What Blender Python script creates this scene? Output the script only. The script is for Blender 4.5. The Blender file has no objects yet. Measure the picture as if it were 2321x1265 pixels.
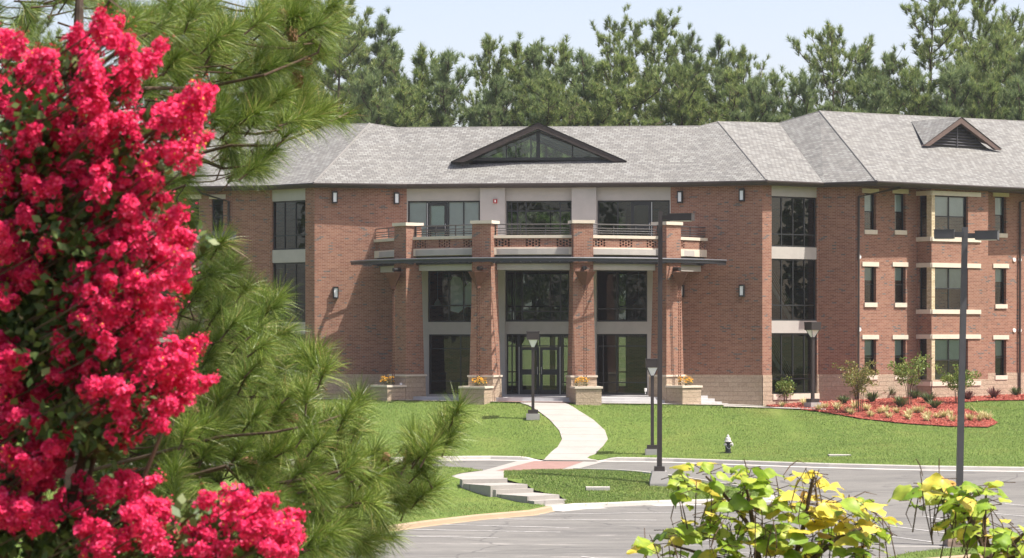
import bpy, bmesh, math, random
import numpy as np
from mathutils import Vector, Matrix
from mathutils.geometry import delaunay_2d_cdt

random.seed(7); rng = np.random.default_rng(7)
R = math.radians
SC = bpy.context.scene
COL = SC.collection

# ------------------------------------------------------------------ camera, sky, sun, exposure
FPX, HZ, CX, H = 6200.0, 757.0, 1160.5, 2.76        # focal length (px), horizon row, centre column, eye height
cam = bpy.data.cameras.new('Camera'); camo = bpy.data.objects.new('Camera', cam); COL.objects.link(camo)
cam.sensor_width = 36.0; cam.lens = FPX / 2321 * 36.0
cam.shift_y = (HZ - 632.5) / 2321
cam.clip_start = 0.5; cam.clip_end = 6000
camo.location = (0, 0, H); camo.rotation_euler = (R(90), 0, 0)
cam.dof.use_dof = True; cam.dof.focus_distance = 110.0; cam.dof.aperture_fstop = 11.5
SC.camera = camo

SUN_EL, SUN_FRONT = R(61), R(22)
sdir = Vector((math.cos(SUN_EL) * math.cos(SUN_FRONT), -math.cos(SUN_EL) * math.sin(SUN_FRONT), math.sin(SUN_EL)))
sun = bpy.data.lights.new('Sun', 'SUN'); sun.energy = 4.5; sun.angle = R(0.5); sun.color = (1.0, 0.95, 0.87)
suno = bpy.data.objects.new('Sun', sun); COL.objects.link(suno)
suno.location = (60, -20, 120); suno.rotation_euler = sdir.to_track_quat('Z', 'Y').to_euler()

W = bpy.data.worlds.new('World'); SC.world = W; W.use_nodes = True
wn = W.node_tree.nodes; wl = W.node_tree.links
bg = wn['Background']
sky = wn.new('ShaderNodeTexSky'); sky.sky_type = 'NISHITA'; sky.sun_disc = False
sky.sun_elevation = SUN_EL; sky.sun_rotation = R(90 + 22)
sky.air_density = 0.8; sky.dust_density = 2.5; sky.ozone_density = 0.4; sky.altitude = 100
tint = wn.new('ShaderNodeMix'); tint.data_type = 'RGBA'; tint.blend_type = 'MULTIPLY'; tint.inputs[0].default_value = 1.0
tint.inputs[7].default_value = (1.10, 0.935, 0.865, 1)          # milky summer sky
wl.new(sky.outputs[0], tint.inputs[6]); wl.new(tint.outputs[2], bg.inputs[0]); bg.inputs[1].default_value = 0.15
SC.view_settings.view_transform = 'Standard'; SC.view_settings.look = 'None'
SC.view_settings.exposure = 0.90; SC.view_settings.gamma = 1.0
try:
    SC.cycles.max_bounces = 6; SC.cycles.transparent_max_bounces = 12
    SC.cycles.caustics_reflective = False; SC.cycles.caustics_refractive = False
    SC.cycles.sample_clamp_indirect = 4.0
except Exception: pass

# ------------------------------------------------------------------ helpers
def P(px, py, Y):
    return Vector(((px - CX) / FPX * Y, Y, H - (py - HZ) / FPX * Y))
def xy(px, Y): return Vector(((px - CX) / FPX * Y, Y))
def lerp(a, b, t): return a + (b - a) * t
def sstep(t):
    t = min(1.0, max(0.0, t)); return t * t * (3 - 2 * t)
def interp(x, xs, ys): return float(np.interp(x, xs, ys))

class MB:
    """collects faces, links them as one mesh object"""
    def __init__(s): s.v = []; s.f = []; s.uv = []
    def face(s, pts, uv=None):
        b = len(s.v); s.v.extend([tuple(p) for p in pts]); s.f.append(tuple(range(b, b + len(pts))))
        s.uv.append(uv if uv else [(p[0] + p[1], p[2]) for p in pts])
    def hexa(s, lo, hi):
        """prism between two rings of points of the same count"""
        n = len(lo)
        for i in range(n):
            j = (i + 1) % n
            w = (Vector(lo[j]) - Vector(lo[i])).length; h = (Vector(hi[i]) - Vector(lo[i])).length
            z0 = lo[i][2]
            s.face([lo[i], lo[j], hi[j], hi[i]], [(0, z0), (w, z0), (w, z0 + h), (0, z0 + h)])
        s.face(list(reversed(lo))); s.face(hi, [(p[0], p[1]) for p in hi])
    def box(s, c, sz, rz=0.0):
        cx, cy, cz = c; a, b, h = sz[0] / 2, sz[1] / 2, sz[2] / 2
        ca, sa = math.cos(rz), math.sin(rz)
        q = [(cx + x * ca - y * sa, cy + x * sa + y * ca) for x, y in ((-a, -b), (a, -b), (a, b), (-a, b))]
        s.hexa([(x, y, cz - h) for x, y in q], [(x, y, cz + h) for x, y in q])
    def bar(s, p0, p1, z0, z1, t):
        """upright slab between two plan points, thickness t"""
        p0 = Vector(p0[:2]); p1 = Vector(p1[:2]); d = (p1 - p0).normalized(); n = Vector((d.y, -d.x)) * t / 2
        q = [p0 + n, p1 + n, p1 - n, p0 - n]
        s.hexa([(a.x, a.y, z0) for a in q], [(a.x, a.y, z1) for a in q])
    def tube(s, pts, r, n=6, cap=True):
        pts = [Vector(p) for p in pts]; m = len(pts)
        rs = r if isinstance(r, (list, tuple)) else [r] * m
        rings = []; up = None
        for i in range(m):
            t = (pts[min(i + 1, m - 1)] - pts[max(i - 1, 0)])
            if t.length < 1e-9: t = Vector((0, 0, 1))
            t.normalize()
            if up is None: up = t.orthogonal().normalized()
            else:
                up = up - t * up.dot(t)
                up = up.normalized() if up.length > 1e-6 else t.orthogonal().normalized()
            w = t.cross(up)
            rings.append([pts[i] + (up * math.cos(2 * math.pi * k / n) + w * math.sin(2 * math.pi * k / n)) * rs[i] for k in range(n)])
        for i in range(m - 1):
            for k in range(n):
                l = (k + 1) % n
                s.face([rings[i][k], rings[i][l], rings[i + 1][l], rings[i + 1][k]])
        if cap: s.face(list(reversed(rings[0]))); s.face(rings[-1])
    def lathe(s, prof, c=(0, 0, 0), n=16):
        c = Vector(c); rings = [[c + Vector((r * math.cos(2 * math.pi * k / n), r * math.sin(2 * math.pi * k / n), z)) for k in range(n)] for r, z in prof]
        for i in range(len(rings) - 1):
            for k in range(n):
                l = (k + 1) % n; s.face([rings[i][k], rings[i][l], rings[i + 1][l], rings[i + 1][k]])
        s.face(list(reversed(rings[0]))); s.face(rings[-1])
    def build(s, name, mat, parent=None, smooth=False):
        va = np.array(s.v, dtype=np.float64); lo, hi = va.min(0), va.max(0)
        c = (lo + hi) / 2; c[2] = lo[2]
        me = bpy.data.meshes.new(name); me.from_pydata((va - c).tolist(), [], s.f)
        ul = me.uv_layers.new(name='UVMap'); flat = [x for f in s.uv for p in f for x in p]
        ul.data.foreach_set('uv', flat)
        if smooth: me.polygons.foreach_set('use_smooth', [True] * len(me.polygons))
        me.materials.append(mat); me.update()
        o = bpy.data.objects.new(name, me); COL.objects.link(o)
        pl = wloc(parent) if parent else Vector((0, 0, 0))
        o.parent = parent; o.location = Vector(c) - pl
        return o
def wloc(o):
    l = Vector(o.location)
    while o.parent: o = o.parent; l += Vector(o.location)
    return l
def npmesh(name, verts, tris, mat, parent=None, quads=None, smooth=False):
    """fast mesh from numpy arrays"""
    c = (verts.min(0) + verts.max(0)) / 2; c[2] = verts[:, 2].min()
    me = bpy.data.meshes.new(name); v = (verts - c).astype(np.float32)
    me.vertices.add(len(v)); me.vertices.foreach_set('co', v.ravel())
    polys = []
    nt = 0 if tris is None else len(tris); nq = 0 if quads is None else len(quads)
    idx = np.concatenate(([tris.ravel()] if nt else []) + ([quads.ravel()] if nq else [])).astype(np.int32)
    me.loops.add(len(idx)); me.loops.foreach_set('vertex_index', idx)
    me.polygons.add(nt + nq)
    st = np.concatenate([np.arange(nt) * 3, nt * 3 + np.arange(nq) * 4]).astype(np.int32)
    me.polygons.foreach_set('loop_start', st)
    me.polygons.foreach_set('loop_total', np.concatenate([np.full(nt, 3), np.full(nq, 4)]).astype(np.int32))
    if smooth: me.polygons.foreach_set('use_smooth', np.ones(nt + nq, dtype=bool))
    me.update(calc_edges=True); me.validate()
    me.materials.append(mat)
    o = bpy.data.objects.new(name, me); COL.objects.link(o)
    pl = wloc(parent) if parent else Vector((0, 0, 0))
    o.parent = parent; o.location = Vector([float(x) for x in c]) - pl
    return o
def tag(o, label=None, cat=None, group=None, kind=None):
    if label: o['label'] = label
    if cat: o['category'] = cat
    if group: o['group'] = group
    if kind: o['kind'] = kind
    return o
def thing(name, label, cat, loc=(0, 0, 0), group=None):
    o = bpy.data.objects.new(name, None); o.empty_display_size = 0.3; COL.objects.link(o); o.location = loc
    return tag(o, label, cat, group)
def struct(o, label=None, cat=None): return tag(o, label, cat, kind='structure')
def copy_tree(o, parent=None):
    c = o.copy(); COL.objects.link(c); c.parent = parent
    for ch in list(o.children): copy_tree(ch, c)
    return c

# ------------------------------------------------------------------ materials
class Mat:
    def __init__(s, name, rough=0.7, spec=0.3, metal=0.0):
        s.m = bpy.data.materials.new(name); s.m.use_nodes = True
        s.n = s.m.node_tree.nodes; s.l = s.m.node_tree.links
        s.b = s.n['Principled BSDF']; s.out = s.n['Material Output']
        s.b.inputs['Roughness'].default_value = rough; s.b.inputs['Metallic'].default_value = metal
        s.b.inputs['Specular IOR Level'].default_value = spec
    def node(s, t, **kw):
        n = s.n.new(t)
        for k, v in kw.items():
            if k in n.inputs: n.inputs[k].default_value = v
            else: setattr(n, k, v)
        return n
    def link(s, a, b): s.l.new(a, b)
    def coord(s, kind='Object', scale=None):
        t = s.n.new('ShaderNodeTexCoord'); o = t.outputs[kind]
        if scale:
            m = s.n.new('ShaderNodeMapping'); m.inputs['Scale'].default_value = scale; s.link(o, m.inputs['Vector']); o = m.outputs[0]
        return o
    def pos(s, scale=(1, 1, 1)):
        t = s.n.new('ShaderNodeNewGeometry'); m = s.n.new('ShaderNodeMapping'); m.inputs['Scale'].default_value = scale
        s.link(t.outputs['Position'], m.inputs['Vector']); return m.outputs[0]
    def noise(s, vec, scale, detail=4, rough=0.6):
        n = s.node('ShaderNodeTexNoise'); n.inputs['Scale'].default_value = scale; n.inputs['Detail'].default_value = detail
        n.inputs['Roughness'].default_value = rough; s.link(vec, n.inputs['Vector']); return n.outputs['Fac']
    def ramp(s, fac, stops, const=False):
        r = s.node('ShaderNodeValToRGB'); e = r.color_ramp.elements
        if const: r.color_ramp.interpolation = 'CONSTANT'
        while len(e) < len(stops): e.new(0.5)
        for k, (p, c) in enumerate(stops): e[k].position = p; e[k].color = tuple(c) + (1.0,)
        s.link(fac, r.inputs[0]); return r.outputs[0]
    def mix(s, fac, a, b, mode='MIX'):
        n = s.node('ShaderNodeMix', data_type='RGBA', blend_type=mode)
        for sock, v in ((n.inputs[0], fac), (n.inputs[6], a), (n.inputs[7], b)):
            if isinstance(v, (int, float)): sock.default_value = v
            elif isinstance(v, tuple): sock.default_value = v + (1.0,)
            else: s.link(v, sock)
        return n.outputs[2]
    def math(s, op, a, b=0.0):
        n = s.node('ShaderNodeMath', operation=op)
        for sock, v in ((n.inputs[0], a), (n.inputs[1], b)):
            if isinstance(v, (int, float)): sock.default_value = v
            else: s.link(v, sock)
        return n.outputs[0]
    def base(s, c):
        if isinstance(c, tuple): s.b.inputs['Base Color'].default_value = c + (1.0,)
        else: s.link(c, s.b.inputs['Base Color'])
        return s
    def bump(s, h, dist=0.01, strength=0.6):
        n = s.node('ShaderNodeBump'); n.inputs['Distance'].default_value = dist; n.inputs['Strength'].default_value = strength
        s.link(h, n.inputs['Height']); s.link(n.outputs[0], s.b.inputs['Normal']); return s
def plain(name, c, rough=0.6, spec=0.3, metal=0.0, var=0.15, scale=3.0):
    m = Mat(name, rough, spec, metal)
    f = m.noise(m.pos(), scale, 5)
    d = tuple(x * (1 - var) for x in c); u = tuple(min(1, x * (1 + var)) for x in c)
    m.base(m.ramp(f, [(0.3, d), (0.7, u)])); return m.m

def brick_mat(name, stops, mortar, bw=0.21, rh=0.0677, dark=(0.13, 0.11, 0.105)):
    m = Mat(name, 0.85, 0.2)
    uv = m.coord('UV')
    b = m.node('ShaderNodeTexBrick'); b.offset = 0.5
    for k, v in (('Scale', 1.0), ('Mortar Size', 0.006), ('Mortar Smooth', 0.2), ('Bias', 0.0), ('Brick Width', bw), ('Row Height', rh)): b.inputs[k].default_value = v
    b.inputs['Color1'].default_value = (0, 0, 0, 1); b.inputs['Color2'].default_value = (1, 1, 1, 1); b.inputs['Mortar'].default_value = (0.5, 0.5, 0.5, 1)
    m.link(uv, b.inputs['Vector'])
    col = m.ramp(b.outputs['Color'], stops)
    cl = m.noise(m.coord('UV', (0.9, 2.2, 1)), 1.1, 3)
    thr = m.math('ADD', m.math('MULTIPLY', cl, 0.62), b.outputs['Color'])
    dk = m.ramp(thr, [(0.0, (0, 0, 0)), (0.985, (0, 0, 0)), (1.0, (1, 1, 1))])
    thr2 = m.math('GREATER_THAN', thr, 1.26)
    col = m.mix(thr2, col, dark)
    big = m.noise(m.coord('UV'), 0.35, 4)
    col = m.mix(1.0, col, m.ramp(big, [(0.3, (0.86, 0.86, 0.86)), (0.7, (1.1, 1.1, 1.1))]), 'MULTIPLY')
    col = m.mix(b.outputs['Fac'], col, mortar)
    m.base(col); inv = m.math('SUBTRACT', 1.0, b.outputs['Fac']); m.bump(inv, 0.008, 0.7)
    return m.m
M = {}
M['brick'] = brick_mat('RedBrick', [(0.0, (0.21, 0.092, 0.063)), (0.4, (0.272, 0.127, 0.085)), (0.75, (0.315, 0.16, 0.108)), (1.0, (0.245, 0.103, 0.07))], (0.37, 0.30, 0.24))
M['cream'] = brick_mat('CreamBrick', [(0.0, (0.5, 0.4, 0.25)), (0.5, (0.6, 0.5, 0.33)), (1.0, (0.66, 0.56, 0.38))], (0.3, 0.25, 0.18), dark=(0.45, 0.36, 0.22))
def stone_mat():
    m = Mat('SplitStone', 0.9, 0.2)
    uv = m.coord('UV'); b = m.node('ShaderNodeTexBrick'); b.offset = 0.5
    for k, v in (('Scale', 1.0), ('Mortar Size', 0.008), ('Brick Width', 0.42), ('Row Height', 0.2)): b.inputs[k].default_value = v
    b.inputs['Color1'].default_value = (0.44, 0.35, 0.26, 1); b.inputs['Color2'].default_value = (0.50, 0.405, 0.305, 1); b.inputs['Mortar'].default_value = (0.39, 0.32, 0.24, 1)
    m.link(uv, b.inputs['Vector'])
    n = m.noise(m.pos(), 14, 6, 0.7)
    m.base(m.mix(1.0, b.outputs['Color'], m.ramp(n, [(0.3, (0.75, 0.72, 0.7)), (0.7, (1.12, 1.12, 1.12))]), 'MULTIPLY'))
    m.bump(m.math('SUBTRACT', n, b.outputs['Fac']), 0.05, 0.9); return m.m
M['stone'] = stone_mat()
def shingle_mat():
    m = Mat('RoofShingle', 0.9, 0.15)
    uv = m.coord('UV'); b = m.node('ShaderNodeTexBrick'); b.offset = 0.5
    for k, v in (('Scale', 1.0), ('Mortar Size', 0.011), ('Mortar Smooth', 0.1), ('Brick Width', 0.25), ('Row Height', 0.19)): b.inputs[k].default_value = v
    b.inputs['Color1'].default_value = (0, 0, 0, 1); b.inputs['Color2'].default_value = (1, 1, 1, 1); b.inputs['Mortar'].default_value = (0.3, 0.3, 0.3, 1)
    m.link(uv, b.inputs['Vector'])
    col = m.ramp(b.outputs['Color'], [(0.0, (0.155, 0.155, 0.147)), (0.3, (0.187, 0.186, 0.175)), (0.6, (0.210, 0.211, 0.198)), (1.0, (0.248, 0.252, 0.238))])
    n = m.noise(m.coord('UV', (1, 2.5, 1)), 0.8, 4)
    col = m.mix(1.0, col, m.ramp(n, [(0.3, (0.95, 0.95, 0.965)), (0.7, (1.04, 1.035, 1.025))]), 'MULTIPLY')
    col = m.mix(b.outputs['Fac'], col, (0.085, 0.082, 0.08))
    m.base(col); m.bump(m.math('SUBTRACT', 1.0, b.outputs['Fac']), 0.02, 0.7); return m.m
M['shingle'] = shingle_mat()
M['hipcap'] = plain('HipCap', (0.20, 0.196, 0.185), 0.9, 0.15, var=0.12, scale=6)
M['precast'] = plain('PrecastGrey', (0.42, 0.395, 0.365), 0.85, 0.2, var=0.06, scale=2)
M['cast'] = plain('CastStone', (0.62, 0.55, 0.45), 0.85, 0.2, var=0.06, scale=4)
M['dark'] = plain('DarkMetal', (0.022, 0.02, 0.02), 0.45, 0.5, var=0.2)
M['frame'] = plain('WindowFrame', (0.016, 0.017, 0.018), 0.4, 0.5, var=0.2)
M['bronze'] = plain('BronzeTrim', (0.045, 0.034, 0.03), 0.5, 0.4, var=0.15)
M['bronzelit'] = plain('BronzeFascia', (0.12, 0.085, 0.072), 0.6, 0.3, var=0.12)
M['canopy'] = plain('CanopyMetal', (0.05, 0.053, 0.06), 0.35, 0.5, metal=0.5, var=0.1)
M['nose'] = plain('CanopyNose', (0.15, 0.155, 0.17), 0.4, 0.5, metal=0.4, var=0.1)
M['rust'] = plain('RustSteel', (0.14, 0.062, 0.042), 0.7, 0.3, var=0.25, scale=8)
M['pole'] = plain('PoleBronze', (0.035, 0.028, 0.027), 0.5, 0.45, var=0.12)
M['polegrey'] = plain('PoleGrey', (0.06, 0.06, 0.066), 0.45, 0.5, var=0.12)
M['rail'] = plain('RailMetal', (0.09, 0.085, 0.085), 0.4, 0.5, metal=0.5)
M['interior'] = plain('InteriorPaint', (0.30, 0.29, 0.27), 0.9, 0.1, var=0.04)
M['white'] = plain('WhitePaint', (0.80, 0.80, 0.78), 0.5, 0.4, var=0.05)
M['blind'] = plain('PaleBlind', (0.60, 0.64, 0.61), 0.8, 0.2, var=0.08)
M['steel'] = plain('Steel', (0.55, 0.55, 0.55), 0.35, 0.5, metal=0.8, var=0.05)
M['red'] = plain('AlarmRed', (0.35, 0.03, 0.03), 0.4, 0.5)
def lens_mat():
    m = Mat('LampLens', 0.35, 0.5); m.base((0.82, 0.84, 0.86)); return m.m
M['lens'] = lens_mat()
def glass_mat(name, tint, ior=1.62, rough=0.01):
    m = Mat(name); m.n.remove(m.b)
    t = m.node('ShaderNodeBsdfTransparent'); t.inputs[0].default_value = tint + (1,)
    g = m.node('ShaderNodeBsdfGlossy'); g.inputs['Roughness'].default_value = rough; g.inputs['Color'].default_value = (0.85, 0.93, 0.92, 1)
    f = m.node('ShaderNodeFresnel'); f.inputs['IOR'].default_value = ior
    x = m.node('ShaderNodeMixShader'); m.link(f.outputs[0], x.inputs[0]); m.link(t.outputs[0], x.inputs[1]); m.link(g.outputs[0], x.inputs[2])
    m.link(x.outputs[0], m.out.inputs['Surface']); return m.m
M['glass'] = glass_mat('TintedGlass', (0.28, 0.33, 0.32))
M['clear'] = glass_mat('ClearGlass', (0.80, 0.90, 0.89), 1.75)
def concrete_mat(name, c, jointed=None):
    m = Mat(name, 0.9, 0.2); p = m.pos()
    n = m.noise(p, 1.3, 6, 0.7); n2 = m.noise(p, 25, 3)
    col = m.ramp(n, [(0.3, tuple(x * 0.86 for x in c)), (0.7, tuple(x * 1.08 for x in c))])
    col = m.mix(0.25, col, m.ramp(n2, [(0.3, tuple(x * 0.75 for x in c)), (0.7, tuple(x * 1.1 for x in c))]))
    if jointed:
        s = m.node('ShaderNodeSeparateXYZ'); m.link(p, s.inputs[0])
        w = m.math('FRACT', m.math('MULTIPLY', s.outputs['Y'], 1.0 / jointed))
        j = m.math('LESS_THAN', w, 0.06)
        col = m.mix(m.math('MULTIPLY', j, 0.6), col, tuple(x * 0.55 for x in c))
    m.base(col); m.bump(n2, 0.004, 0.4); return m.m
M['concrete'] = concrete_mat('PathConcrete', (0.345, 0.328, 0.30), 1.1)
M['kerb'] = concrete_mat('KerbConcrete', (0.47, 0.45, 0.415))
M['kerbtan'] = concrete_mat('KerbTan', (0.36, 0.28, 0.19))
M['stepc'] = concrete_mat('StepConcrete', (0.44, 0.44, 0.44))
M['polebase'] = concrete_mat('PoleBaseConcrete', (0.36, 0.35, 0.34))
M['polebasetan'] = concrete_mat('PoleBaseStained', (0.32, 0.24, 0.18))
def paver_mat():
    m = Mat('PinkPavers', 0.9, 0.2); p = m.pos()
    b = m.node('ShaderNodeTexBrick')
    for k, v in (('Scale', 1.0), ('Mortar Size', 0.008), ('Brick Width', 0.2), ('Row Height', 0.1)): b.inputs[k].default_value = v
    b.inputs['Color1'].default_value = (0.25, 0.15, 0.13, 1); b.inputs['Color2'].default_value = (0.31, 0.195, 0.17, 1); b.inputs['Mortar'].default_value = (0.26, 0.18, 0.155, 1)
    m.link(p, b.inputs['Vector'])
    m.base(m.mix(1.0, b.outputs['Color'], m.ramp(m.noise(p, 1.5, 5), [(0.3, (0.88, 0.88, 0.88)), (0.7, (1.1, 1.1, 1.1))]), 'MULTIPLY')); return m.m
M['paver'] = paver_mat()
def asphalt_mat():
    m = Mat('Asphalt', 0.85, 0.3); p = m.pos()
    n = m.noise(p, 0.22, 5, 0.65); n2 = m.noise(p, 60, 2); n3 = m.noise(m.pos((0.25, 1.6, 1)), 0.9, 6, 0.75)
    col = m.ramp(n, [(0.32, (0.12, 0.118, 0.108)), (0.6, (0.165, 0.161, 0.146))])
    col = m.mix(0.55, col, m.ramp(n3, [(0.35, (0.098, 0.096, 0.092)), (0.62, (0.21, 0.205, 0.187))]))
    col = m.mix(1.0, col, m.ramp(n2, [(0.3, (0.8, 0.8, 0.8)), (0.7, (1.18, 1.18, 1.18))]), 'MULTIPLY')
    # drifts of pale sand on the lot
    n4 = m.noise(m.pos((0.3, 2.2, 1)), 0.8, 7, 0.8)
    s = m.node('ShaderNodeSeparateXYZ'); m.link(p, s.inputs[0])
    lot = m.ramp(m.math('MULTIPLY', s.outputs['Y'], 0.01), [(0.86, (1, 1, 1)), (0.92, (0, 0, 0))])
    col = m.mix(m.math('MULTIPLY', m.ramp(n4, [(0.56, (0, 0, 0)), (0.66, (1, 1, 1))]), m.math('MULTIPLY', lot, 0.55)), col, (0.46, 0.43, 0.40))
    n5 = m.noise(p, 1.1, 4, 0.6)                              # oil and tyre stains
    col = m.mix(m.math('MULTIPLY', m.ramp(n5, [(0.60, (0, 0, 0)), (0.70, (1, 1, 1))]), 0.4), col, (0.06, 0.058, 0.06))
    vc = m.node('ShaderNodeTexVoronoi', feature='DISTANCE_TO_EDGE'); vc.inputs['Scale'].default_value = 0.16
    wob = m.node('ShaderNodeVectorMath', operation='ADD'); nz = m.node('ShaderNodeTexNoise'); nz.inputs['Scale'].default_value = 0.8; m.link(p, nz.inputs['Vector']); m.link(p, wob.inputs[0]); m.link(nz.outputs['Color'], wob.inputs[1]); m.link(wob.outputs[0], vc.inputs['Vector'])
    col = m.mix(m.math('MULTIPLY', m.math('LESS_THAN', vc.outputs['Distance'], 0.006), 0.45), col, (0.05, 0.05, 0.05))
    m.base(col); m.bump(n2, 0.004, 0.5); return m.m
M['asphalt'] = asphalt_mat()
def lawn_mat():
    m = Mat('LawnSoil', 0.95, 0.1); p = m.pos()
    n = m.noise(p, 0.3, 5, 0.6); n2 = m.noise(m.pos((1, 0.35, 1)), 9, 4, 0.7)
    col = m.ramp(n, [(0.3, (0.09, 0.145, 0.033)), (0.55, (0.115, 0.17, 0.04)), (0.8, (0.17, 0.20, 0.06))])
    col = m.mix(1.0, col, m.ramp(n2, [(0.3, (0.72, 0.72, 0.7)), (0.7, (1.2, 1.18, 1.1))]), 'MULTIPLY')
    m.base(col); m.bump(n2, 0.05, 0.8); return m.m
M['lawn'] = lawn_mat()
def blade_mat():
    m = Mat('GrassBlade', 0.6, 0.25); g = m.node('ShaderNodeNewGeometry')
    col = m.ramp(g.outputs['Random Per Island'], [(0.0, (0.11, 0.19, 0.04)), (0.5, (0.158, 0.245, 0.056)), (0.85, (0.215, 0.285, 0.082)), (1.0, (0.34, 0.31, 0.15))])
    p = m.pos(); n = m.noise(p, 0.33, 5, 0.65)
    col = m.mix(m.ramp(n, [(0.47, (0, 0, 0)), (0.70, (0.85, 0.85, 0.85))]), col, (0.27, 0.26, 0.08))
    n2 = m.noise(m.pos((0.5, 1.2, 1)), 0.9, 3, 0.6)
    col = m.mix(1.0, col, m.ramp(n2, [(0.3, (0.72, 0.76, 0.72)), (0.7, (1.18, 1.15, 1.1))]), 'MULTIPLY')
    m.base(col); return m.m
M['blade'] = blade_mat()
def ground_mat():
    m = Mat('RoughGround', 0.95, 0.1); p = m.pos()
    n = m.noise(p, 0.4, 6, 0.7)
    m.base(m.ramp(n, [(0.3, (0.07, 0.09, 0.025)), (0.5, (0.12, 0.14, 0.04)), (0.62, (0.24, 0.19, 0.11)), (0.75, (0.34, 0.26, 0.17))])); m.bump(n, 0.1); return m.m
M['ground'] = ground_mat()
def mulch_mat():
    m = Mat('RedMulch', 0.95, 0.1); p = m.pos()
    v = m.node('ShaderNodeTexVoronoi'); v.inputs['Scale'].default_value = 22; m.link(m.pos((1, 0.6, 1)), v.inputs['Vector'])
    col = m.ramp(v.outputs['Distance'], [(0.0, (0.40, 0.105, 0.075)), (0.5, (0.30, 0.075, 0.054)), (0.9, (0.12, 0.034, 0.028))])
    n = m.noise(p, 2.0, 5); col = m.mix(1.0, col, m.ramp(n, [(0.3, (0.75, 0.75, 0.75)), (0.7, (1.15, 1.15, 1.15))]), 'MULTIPLY')
    m.base(col); m.bump(v.outputs['Distance'], -0.05, 0.8); return m.m
M['mulch'] = mulch_mat()
M['paint'] = plain('LinePaint', (0.48, 0.475, 0.46), 0.8, 0.2, var=0.35, scale=5)
def leafmat(name, stops, rough=0.5, trans=0.3, tcol=None, spec=0.35, varn=None):
    m = Mat(name, rough, spec); g = m.node('ShaderNodeNewGeometry')
    col = m.ramp(g.outputs['Random Per Island'], stops)
    if varn:
        n = m.noise(m.pos(), varn, 3); col = m.mix(1.0, col, m.ramp(n, [(0.3, (0.7, 0.74, 0.75)), (0.7, (1.25, 1.2, 1.1))]), 'MULTIPLY')
    m.base(col)
    t = m.node('ShaderNodeBsdfTranslucent')
    if tcol: t.inputs[0].default_value = tcol + (1,)
    else: m.link(col, t.inputs[0])
    x = m.node('ShaderNodeMixShader'); x.inputs[0].default_value = trans
    m.link(m.b.outputs[0], x.inputs[1]); m.link(t.outputs[0], x.inputs[2]); m.link(x.outputs[0], m.out.inputs['Surface']); return m.m
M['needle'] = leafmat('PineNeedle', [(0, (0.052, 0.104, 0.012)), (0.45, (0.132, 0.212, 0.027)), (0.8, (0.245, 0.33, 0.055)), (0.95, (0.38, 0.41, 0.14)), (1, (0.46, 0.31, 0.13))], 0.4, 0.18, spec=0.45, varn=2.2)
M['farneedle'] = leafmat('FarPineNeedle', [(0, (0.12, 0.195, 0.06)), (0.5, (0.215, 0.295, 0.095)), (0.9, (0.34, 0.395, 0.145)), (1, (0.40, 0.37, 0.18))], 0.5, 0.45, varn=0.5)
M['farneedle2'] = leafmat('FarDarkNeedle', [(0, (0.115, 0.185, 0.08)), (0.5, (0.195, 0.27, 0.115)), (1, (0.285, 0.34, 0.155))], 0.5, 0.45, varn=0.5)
M['added_leaf'] = leafmat('AddedWoodsLeaf', [(0, (0.05, 0.10, 0.02)), (0.5, (0.085, 0.15, 0.03)), (1, (0.13, 0.2, 0.045))], 0.5, 0.25, varn=0.6)
M['bark'] = plain('PineBark', (0.075, 0.055, 0.045), 0.9, 0.15, var=0.4, scale=9)
M['twig'] = plain('TwigBark', (0.085, 0.058, 0.04), 0.85, 0.2, var=0.35, scale=12)
M['cone'] = plain('ConeBrown', (0.22, 0.12, 0.07), 0.8, 0.2, var=0.4, scale=40)
M['petal'] = leafmat('MyrtlePetal', [(0, (0.48, 0.009, 0.058)), (0.4, (0.68, 0.018, 0.10)), (0.8, (0.80, 0.035, 0.15)), (1, (0.88, 0.13, 0.28))], 0.6, 0.25, tcol=(0.85, 0.03, 0.14), spec=0.2)
M['stamen'] = plain('MyrtleStamen', (0.80, 0.45, 0.05), 0.6, 0.2)
M['mleaf'] = leafmat('MyrtleLeaf', [(0, (0.035, 0.07, 0.015)), (0.6, (0.075, 0.135, 0.03)), (1, (0.18, 0.23, 0.07))], 0.55, 0.25, spec=0.5)
M['cgreen'] = leafmat('CatalpaGreen', [(0, (0.17, 0.30, 0.03)), (0.5, (0.29, 0.42, 0.045)), (1, (0.45, 0.52, 0.08))], 0.45, 0.4, spec=0.4, varn=14)
M['cyellow'] = leafmat('CatalpaYellow', [(0, (0.50, 0.48, 0.06)), (0.5, (0.68, 0.58, 0.08)), (0.9, (0.78, 0.60, 0.11)), (1, (0.6, 0.32, 0.07))], 0.45, 0.35, spec=0.4, varn=14)
M['pod'] = plain('PodBrown', (0.10, 0.06, 0.035), 0.7, 0.3, var=0.4, scale=10)

# ------------------------------------------------------------------ terrain
KPX = [(-1500, 1075), (-300, 1060), (500, 1046), (700, 1041), (900, 1036.5), (1000, 1034.5), (1100, 1033.5), (1240, 1036), (1345, 1036), (1500, 1038), (1650, 1043), (1850, 1050), (2100, 1056), (2321, 1059), (2800, 1066), (4000, 1075)]
KLINE = [P(px, py, (H + 2.05) * FPX / (py - HZ)) for px, py in KPX]
KX = [p.x for p in KLINE]; KY = [p.y for p in KLINE]
TL = [(-60, 124, -.2), (-20, 123.4, -.2), (-8.2, 121.8, -.17), (-3.1, 118.7, -.17), (.75, 117.4, -.2), (2.6, 117.3, -.23), (6.5, 118.3, -.3), (9.3, 119.6, -.38), (11.4, 121, -.46), (14.4, 121.3, -.32), (17.4, 123.3, -.2), (23.6, 126, -.15), (60, 138, -.15)]
TX, TY, TZ = zip(*TL)
def yk(X): return interp(X, KX, KY)
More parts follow.
